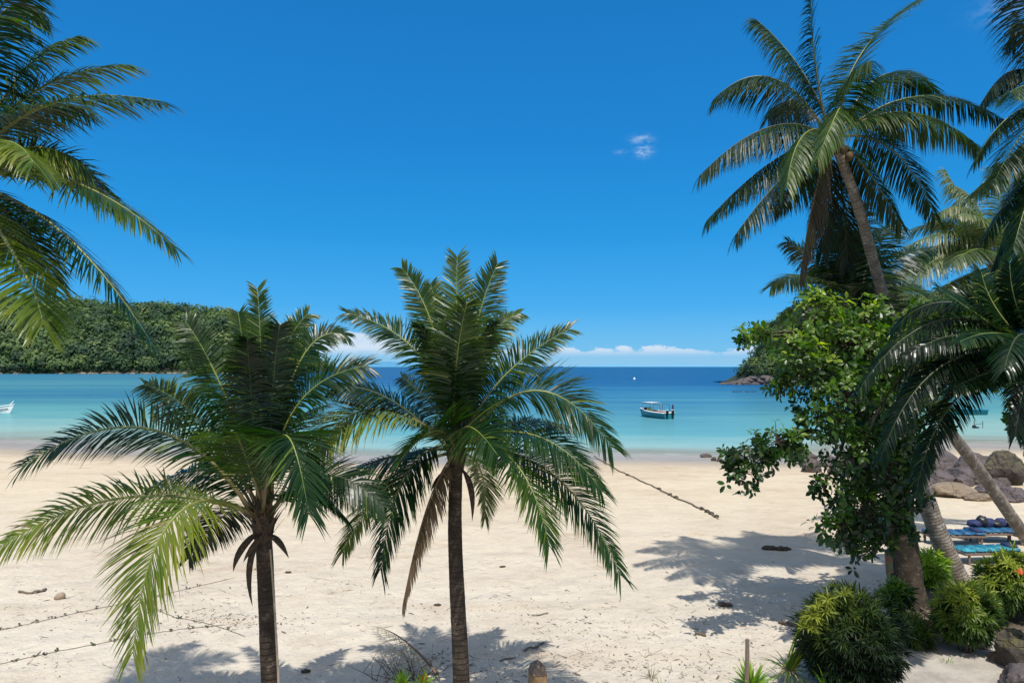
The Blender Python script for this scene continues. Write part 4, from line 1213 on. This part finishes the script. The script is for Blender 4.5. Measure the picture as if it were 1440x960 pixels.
# little board against the tree
g = gp_at((1251, 17.0)) ; g.z = P(1250, 812, 16.9).z
sb = thing('notice_board', 'small board with red and green panels leaning against the tree trunk', 'board', Vector((g.x, 16.7, gzn(g.x, 16.7))))
rot = Matrix.Rotation(.5, 3, 'Z') @ Matrix.Rotation(-.12, 3, 'Y')
p0 = P(1250, 790, 16.7)
b = MB(); b.box(p0, (.26, .04, .58), rot, .01); b.build('panel', M_woodtan, sb)
b = MB(); b.box(p0 + rot @ Vector((0, -.025, .13)), (.2, .012, .2), rot); b.build('red_panel', simple('faded_red', (.22, .09, .06), .6), sb)
b = MB(); b.box(p0 + rot @ Vector((0, -.025, -.12)), (.2, .012, .24), rot); b.build('green_panel', simple('faded_green', (.15, .16, .10), .6), sb)
b = MB(); b.box(p0 + rot @ Vector((0, -.01, .31)), (.3, .08, .03), rot); b.build('board_cap', M_black, sb)
b = MB(); b.tube([Vector((p0.x, 16.72, gzn(p0.x, 16.7) - .1)), p0 - Vector((0, -.02, .26))], .03, 6); b.build('post', M_woodgrey, sb)

# ------------------------------------------------------------------ bits on the sand
# wooden post with pointed top
g = gp_at((756, 11.6)); topz = P(756, 927, 11.6).z
b = MB(); w = .13
b.box((g.x, g.y, (topz - .22 + g.z - .2) / 2), (w * 2, w * 2, topz - .22 - g.z + .2), Matrix.Rotation(.3, 3, 'Z'), .015)
po = thing('wooden_post', 'short tan wooden post with a dark pointed cap at the bottom edge', 'post', g)
b.build('shaft', M_woodtan, po)
b = MB()
rz = Matrix.Rotation(.3, 3, 'Z'); cc = Vector((g.x, g.y, topz - .22))
vv = [cc + rz @ Vector((sx * w, sy * w, 0)) for sx, sy in ((-1, -1), (1, -1), (1, 1), (-1, 1))] + [cc + rz @ Vector((sx * w * .75, sy * w * .8, .13)) for sx, sy in ((-1, -1), (1, -1), (1, 1), (-1, 1))] + [cc + Vector((0, 0, .22))]
b.add(vv, [(0, 1, 5, 4), (1, 2, 6, 5), (2, 3, 7, 6), (3, 0, 4, 7), (4, 5, 8), (5, 6, 8), (6, 7, 8), (7, 4, 8), (3, 2, 1, 0)])
b.build('cap', M_woodgrey, po)
# stake
g = gp_at((1049, 12.6)); tz = P(1051, 898, 12.6)
b = MB(); b.tube([g - Vector((0, 0, .2)), g.lerp(tz, .5) + Vector((.01, 0, 0)), tz], [.045, .042, .036], 7)
tag(b.build('wooden_stake', M_woodgrey, None, origin=g), 'thin brown wooden stake standing left of the spiky plant', 'stake')
# cane beside left palm
g = gp_at((397, 9.7))
b = MB(); b.tube([g - Vector((0, 0, .1)), P(391, 940, 9.75), P(386, 850, 9.8), P(380, 772, 9.83)], [.018, .017, .015, .012], 6)
tag(b.build('cane', simple('pale_cane', (.30, .25, .18), .6), None, origin=g), 'thin pale cane leaning against the left palm trunk', 'cane')
# coconut + sticks
g = gp(85, 842)
bm = bmesh.new(); bmesh.ops.create_icosphere(bm, subdivisions=3, radius=.12)
for v in bm.verts:
    v.co = Vector((v.co.x * 1.2 * (1 - .15 * v.co.x / .12), v.co.y * .9, v.co.z * .85)) * (1 + .06 * noise.noise(v.co * 14))
b = MB(); b.from_bm(bm, Matrix.Translation(g + Vector((0, 0, .07))) @ Matrix.Rotation(-.4, 4, 'Y'))
tag(b.build('coconut', M_cocodry, None, True, origin=g), 'dry brown coconut lying on the open sand at left', 'coconut')
def stick(label, uvs, r, m=M_twig, name='driftwood_stick', lift=.02, group=None):
    pts = [gp(*x) + Vector((0, 0, lift)) for x in uvs]
    b = MB()
    n = len(pts)
    sm = []
    for i in range(n - 1):
        for j in range(4): sm.append(pts[i].lerp(pts[i + 1], j / 4) + Vector((R.uniform(-1, 1) * r, R.uniform(-1, 1) * r, R.uniform(0, 1) * r)))
    sm.append(pts[-1])
    b.tube(sm, [r * R.uniform(.75, 1.15) for _ in sm], 6)
    return tag(b.build(name, m, None, True, origin=pts[0]), label, 'stick', group)
stick('bent driftwood stick lying left of the coconut', [(28, 833), (45, 835), (60, 832), (65, 829)], .035)
stick('dark stick at the left edge lower on the sand', [(-6, 872), (-1, 871)], .02)
stick('long thin twig on the sand right of the centre palm trunk', [(735, 917), (746, 911), (752, 912), (765, 904)], .02)
stick('thin straight twig lying above the post', [(748, 866), (760, 865), (771, 862)], .014)
stick('short dark driftwood on the sand near the palm shadow', [(1012, 851), (1020, 852), (1030, 853)], .05)
stick('small dark stick on the sand left of the stake', [(978, 892), (985, 893), (992, 895)], .025)
stick('fallen branch on the soil beside the lone shrub', [(1284, 852), (1297, 862), (1312, 873), (1322, 880)], .035, lift=.08)
stick('second branch crossing the soil behind the path', [(1296, 893), (1312, 888), (1325, 886)], .03, lift=.08)
stick('dark driftwood among the shadows by the big shrub', [(1098, 877), (1108, 879), (1122, 881)], .05)
stick('thin twig left of the post at the bottom edge', [(702, 930), (725, 925)], .015)
stick('pale twig lying on the sand near the vine runners', [(420, 716), (431, 713), (441, 714)], .03)
for i, (u, v, lab) in enumerate([(1083, 772, 'left of two dark seaweed clumps in the palm shadow'), (1101, 773, 'right of two dark seaweed clumps in the palm shadow'), (405, 805, 'small dark clump of debris right of the left palm trunk'), (430, 944, 'dark husk lying in the palm shadow at the bottom edge'), (707, 797, 'small dark leaf clump in the middle of the beach'), (615, 851, 'small spiky leaf clump beside the centre palm trunk')]):
    g = gp(u, v); s = .16 if i < 2 else .06
    bm = bmesh.new(); bmesh.ops.create_icosphere(bm, subdivisions=3, radius=1)
    for v_ in bm.verts:
        p = v_.co * (1 + .5 * noise.noise(v_.co * 2.3 + Vector((i * 7, 0, 0)))); v_.co = Vector((p.x * s * 1.5, p.y * s, p.z * s * .5))
    b = MB(); b.from_bm(bm, Matrix.Translation(g + Vector((0, 0, s * .25))))
    tag(b.build('seaweed_clump', M_weed, None, False, origin=g), lab, 'debris')
# mooring rope
pts = []
wp = [(835, 641), (850, 651), (872, 663), (900, 676), (925, 688), (946, 698), (968, 708), (990, 718), (1010, 730)]
for (p, q2) in zip(wp, wp[1:]):
    for j in range(5):
        t = j / 5; pts.append(gp(p[0] + (q2[0] - p[0]) * t, p[1] + (q2[1] - p[1]) * t) + Vector((R.uniform(-.08, .08), R.uniform(-.08, .08), .05)))
pts.append(gp(*wp[-1]))
rope = thing('mooring_rope', 'weed-hung mooring rope running diagonally from the water up the sand', 'rope', pts[-1])
b = MB(); b.tube(pts, .034, 6); b.build('line', M_rope, rope, True)
for t in (.3, .52, .6, .66, .86, .9, .94, .98):
    p = pts[int(t * (len(pts) - 1))]
    bm = bmesh.new(); bmesh.ops.create_icosphere(bm, subdivisions=2, radius=.12)
    for v_ in bm.verts: v_.co = v_.co * (1 + .5 * noise.noise(v_.co * 9 + p)); v_.co.z *= .6
    b = MB(); b.from_bm(bm, Matrix.Translation(p)); b.build('weed_knot', M_weed, rope)
# beach vine runners
def vine(label, wp, leaves, seed, sc_=1.0):
    rnd = random.Random(seed)
    pts = []
    for (p, q2) in zip(wp, wp[1:]):
        for j in range(6):
            t = j / 6; pts.append(gp(p[0] + (q2[0] - p[0]) * t, p[1] + (q2[1] - p[1]) * t) + Vector((rnd.uniform(-.02, .02), rnd.uniform(-.02, .02), .012)))
    pts.append(gp(*wp[-1]))
    r = thing('beach_vine', label, 'vine', pts[-1], 'vine runners on the sand')
    b = MB(); b.tube(pts, .006, 5); b.build('runner', M_twig, r, True)
    for i in range(leaves):
        p = pts[int((i + rnd.uniform(.1, .9)) / leaves * (len(pts) - 1))]
        b = MB()
        for k in range(rnd.randint(4, 8)):
            a = rnd.random() * 6.28
            d = Vector((math.cos(a), math.sin(a), rnd.uniform(.2, 1.2)))
            l = rnd.uniform(.04, .08) * sc_
            leafblade(b, p + Vector((rnd.uniform(-.04, .04), rnd.uniform(-.04, .04), .01)), d, UP + d * .3, l, l * .7, rnd.uniform(.2, .6))
        b.build('leaf_sprig', M_vine, r)
vine('upper of two long vine runners with leaf sprigs on the left sand', [(-20, 890), (20, 882), (60, 873), (110, 861), (160, 851), (230, 836), (330, 812)], 12, 1)
vine('lower of two long vine runners with leaf sprigs on the left sand', [(-20, 938), (30, 927), (80, 916), (140, 905), (200, 893), (260, 884), (320, 878)], 12, 2)
vine('short bare vine runner crossing the twig litter left of the left palm trunk', [(210, 852), (245, 868), (290, 876), (345, 895)], 4, 3)
# dry fallen frond
g = gp(585, 935)
fr_ = thing('fallen_frond', 'dry brown palm frond lying in the shadow left of the centre trunk', 'fallen frond', g)
make_frond(fr_, gp(615, 955) + Vector((0, 0, .1)), gp(570, 925) + Vector((0, 0, .35)), gp(530, 890) + Vector((0, 0, .15)), .5, 44, 'd', random.Random(4), M_dry, .1, .02, sag=.2)
g = gp(572, 955)
b = MB(); rb = random.Random(31)
for k in range(60):
    o = g + Vector((rb.gauss(0, .28), rb.gauss(0, .2), 0)); o.z = gzn(o.x, o.y)
    a = rb.uniform(0, 6.28); e = rb.uniform(.15, 1.3)
    d = Vector((math.cos(a) * math.cos(e), math.sin(a) * math.cos(e), math.sin(e))); l = rb.uniform(.3, .75)
    b.tube([o, o + d * l * .5 + Vector((0, 0, -.02)), o + d * l + Vector((rb.gauss(0, .06), rb.gauss(0, .06), -.08))], [.008, .006, .002], 4)
    for q_ in range(3):
        strip(b, o + d * l * rb.uniform(.4, .9), (d + Vector((rb.gauss(0, .6), rb.gauss(0, .6), 0))), Vector((-d.y, d.x, .2)), rb.uniform(.08, .2), .012, .6, prof=(.6, 1, .6, 0))
tag(b.build('dry_brush', M_twig, None, origin=g), 'tangle of dry brown brushwood in the shadow left of the centre trunk', 'brushwood')
# scattered litter
rnd = random.Random(21)
b = MB()
def litter(u, v, s):
    p = gp(u, v); p.z += .004
    a = rnd.random() * 3.14; d = Vector((math.cos(a), math.sin(a), rnd.uniform(-.05, .25))); W = Vector((-math.sin(a), math.cos(a), rnd.uniform(-.4, .4)))
    if rnd.random() < .5:
        strip(b, p, d, W, s * rnd.uniform(.6, 1.6), s * .35, .1, tint=rnd.uniform(0, .5), prof=(.5, 1, .6, 0))
    else:
        ls = s * rnd.choice((.5, .8, 1.2, 2.5)); b.tube([p, p + d * ls + W * ls * rnd.uniform(-.2, .2) + Vector((0, 0, .006))], [.005, .003], 4, .1)
for _ in range(900):
    v = 690 + 275 * rnd.random() ** .6; u = rnd.uniform(-20, 1200)
    if noise.noise((u * .006, v * .02, 4)) + rnd.uniform(-.5, .3) < 0: continue
    litter(u, v, rnd.choice((.02, .025, .03, .04, .05, .08)) * rnd.uniform(.7, 1.4))
for (cu, cv, su, sv, num) in [(300, 868, 40, 10, 170), (860, 890, 60, 25, 120), (650, 855, 60, 12, 70), (780, 880, 40, 12, 70), (960, 870, 60, 25, 90), (900, 940, 50, 14, 140), (170, 845, 60, 9, 60), (250, 850, 50, 16, 120), (330, 878, 40, 8, 90), (80, 868, 50, 12, 60), (820, 925, 60, 14, 90), (480, 830, 60, 14, 60), (730, 840, 60, 16, 60), (50, 930, 40, 10, 40), (590, 925, 25, 18, 140), (1000, 930, 50, 22, 130), (700, 940, 60, 10, 100), (1080, 870, 50, 30, 100), (420, 875, 40, 8, 60)]:
    for _ in range(num): litter(rnd.gauss(cu, su), min(990, rnd.gauss(cv, sv)), rnd.choice((.02, .03, .04, .07, .1)) * rnd.uniform(.7, 1.4))
stuff(b.build('beach_litter', M_twig, None), 'fine scatter of twigs and dry leaf bits over the sand', 'litter')
# leaf litter under the shrubs
b = MB()
for _ in range(900):
    u = rnd.uniform(1215, 1450); v = rnd.uniform(815, 905)
    p = gp(u, v); p.z += .035
    a = rnd.random() * 6.28; d = Vector((math.cos(a), math.sin(a), rnd.uniform(-.1, .3)))
    leafblade(b, p, d, UP + d * .2, rnd.uniform(.05, .13), .05, rnd.uniform(0, 1))
stuff(b.build('leaf_litter', M_dry, None), 'dry leaf litter on the soil under the garden shrubs', 'litter')

# ------------------------------------------------------------------ light, sky
sun_from = Vector((.06, -.48, 1)).normalized()
sd = bpy.data.lights.new('sun', 'SUN'); sd.energy = 4.9; sd.angle = math.radians(.5); sd.color = (1, .955, .88)
so = bpy.data.objects.new('sun', sd); COL.objects.link(so)
so.rotation_euler = sun_from.to_track_quat('Z', 'Y').to_euler(); so.location = (0, 0, 60)
w = bpy.data.worlds.new('World'); sc.world = w; w.use_nodes = True
t = NT(w.node_tree)
bg = w.node_tree.nodes['Background']
sky = t.node('ShaderNodeTexSky', sky_type='NISHITA', sun_disc=False)
sky.sun_elevation = math.asin(sun_from.z); sky.sun_rotation = math.atan2(sun_from.x, sun_from.y)
sky.air_density = 1.0; sky.dust_density = .3; sky.ozone_density = 3.0
tc = t.node('ShaderNodeTexCoord').outputs['Generated']
sx = t.node('ShaderNodeSeparateXYZ', ins={0: tc})
X, Y, Z = sx.outputs
el = t.math('ARCSINE', Z)
az = t.math('ARCTAN2', X, Y)
grad = t.ramp(t.maprange(el, 0, .8, 0, 1, False), [(0, (.22, .55, .86)), (.02, (.19, .52, .86)), (.0575, (.13, .48, .87)), (.1075, (.052, .40, .86)), (.234, (.013, .31, .76)), (.39, (.009, .24, .67)), (.6, (.008, .197, .58)), (1, (.02, .20, .52))])
grad = t.mix(1.0, grad, (10, 10, 10), 'MULTIPLY')
tinted = t.mix(1.0, sky.outputs[0], (.4, .95, 1.4), 'MULTIPLY')
c = t.mix(.85, tinted, grad)
SKY_S = .1
# haze and cumulus bank low over the sea
cv = t.node('ShaderNodeCombineXYZ', ins={0: t.math('MULTIPLY', az, 26), 1: t.math('MULTIPLY', el, 60), 2: 0.0}).outputs[0]
cn = t.noise(1.0, 8, .62, cv)
cv2 = t.node('ShaderNodeCombineXYZ', ins={0: t.math('MULTIPLY', az, 7), 1: 3.3, 2: 0.0}).outputs[0]
cn2 = t.noise(1.0, 3, .5, cv2)
leftlift = t.maprange(az, -.05, -.22, 0, .022)
top = t.math('ADD', t.math('ADD', .017, t.math('MULTIPLY', cn2, .020)), leftlift)
h = t.math('SUBTRACT', t.math('ADD', top, t.math('MULTIPLY', t.math('SUBTRACT', cn, .5), .040)), el)
f_c = t.maprange(h, -.0005, .004)
f_b = t.maprange(el, .012, .028, .15, 1)
f_c = t.math('MULTIPLY', t.math('MULTIPLY', f_c, f_b), t.maprange(cn, .24, .50, .45, .95))
c = t.mix(f_c, c, (6.6, 7.8, 9.2))
# unseen broken cloud added overhead and behind the view to lift and neutralise shadows
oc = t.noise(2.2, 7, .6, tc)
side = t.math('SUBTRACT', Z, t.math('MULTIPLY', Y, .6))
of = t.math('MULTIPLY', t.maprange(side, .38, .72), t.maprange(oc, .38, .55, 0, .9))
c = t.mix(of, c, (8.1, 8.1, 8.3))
# small wisps high up
wn = t.noise(1.0, 6, .6, t.node('ShaderNodeCombineXYZ', ins={0: t.math('MULTIPLY', az, 70), 1: t.math('MULTIPLY', el, 150), 2: 0.0}).outputs[0])
def wisp(a0, e0, ra, re, amp):
    da = t.math('DIVIDE', t.math('SUBTRACT', az, a0), ra); de = t.math('DIVIDE', t.math('SUBTRACT', el, e0), re)
    r2 = t.math('ADD', t.math('MULTIPLY', da, da), t.math('MULTIPLY', de, de))
    g_ = t.math('EXPONENT', t.math('MULTIPLY', r2, -1))
    return t.math('MULTIPLY', t.math('MULTIPLY', g_, t.maprange(wn, .36, .62)), amp)
wf = None
for (u, v, ru, rv, amp) in [(902, 196, 12, 5, .6), (905, 213, 10, 6, .75), (873, 215, 8, 3, .3), (1425, 8, 30, 12, .25)]:
    a0 = math.atan2(u - 720, F); e0 = math.atan2(HOR - v, math.hypot(F, u - 720))
    x = wisp(a0, e0, ru / F, rv / F, amp)
    wf = x if wf is None else t.math('MAXIMUM', wf, x)
c = t.mix(wf, c, (5.5, 7.2, 9))
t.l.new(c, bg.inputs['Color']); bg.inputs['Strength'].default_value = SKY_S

# ------------------------------------------------------------------ camera, render
cd = bpy.data.cameras.new('camera'); cd.sensor_width = 36; cd.lens = 36 * F / W0
cd.shift_y = (HOR - H0 / 2) / W0; cd.clip_end = 120000; cd.clip_start = .1
co = bpy.data.objects.new('camera', cd); COL.objects.link(co)
co.location = CAM; co.rotation_euler = (math.pi / 2, 0, 0)
sc.camera = co
sc.view_settings.view_transform = 'Standard'; sc.view_settings.look = 'None'; sc.view_settings.exposure = 0
cy = sc.cycles
cy.max_bounces = 6; cy.diffuse_bounces = 3; cy.glossy_bounces = 2; cy.transmission_bounces = 2; cy.transparent_max_bounces = 8
cy.use_denoising = True; cy.use_adaptive_sampling = True; cy.adaptive_threshold = .01
cy.caustics_reflective = False; cy.caustics_refractive = False
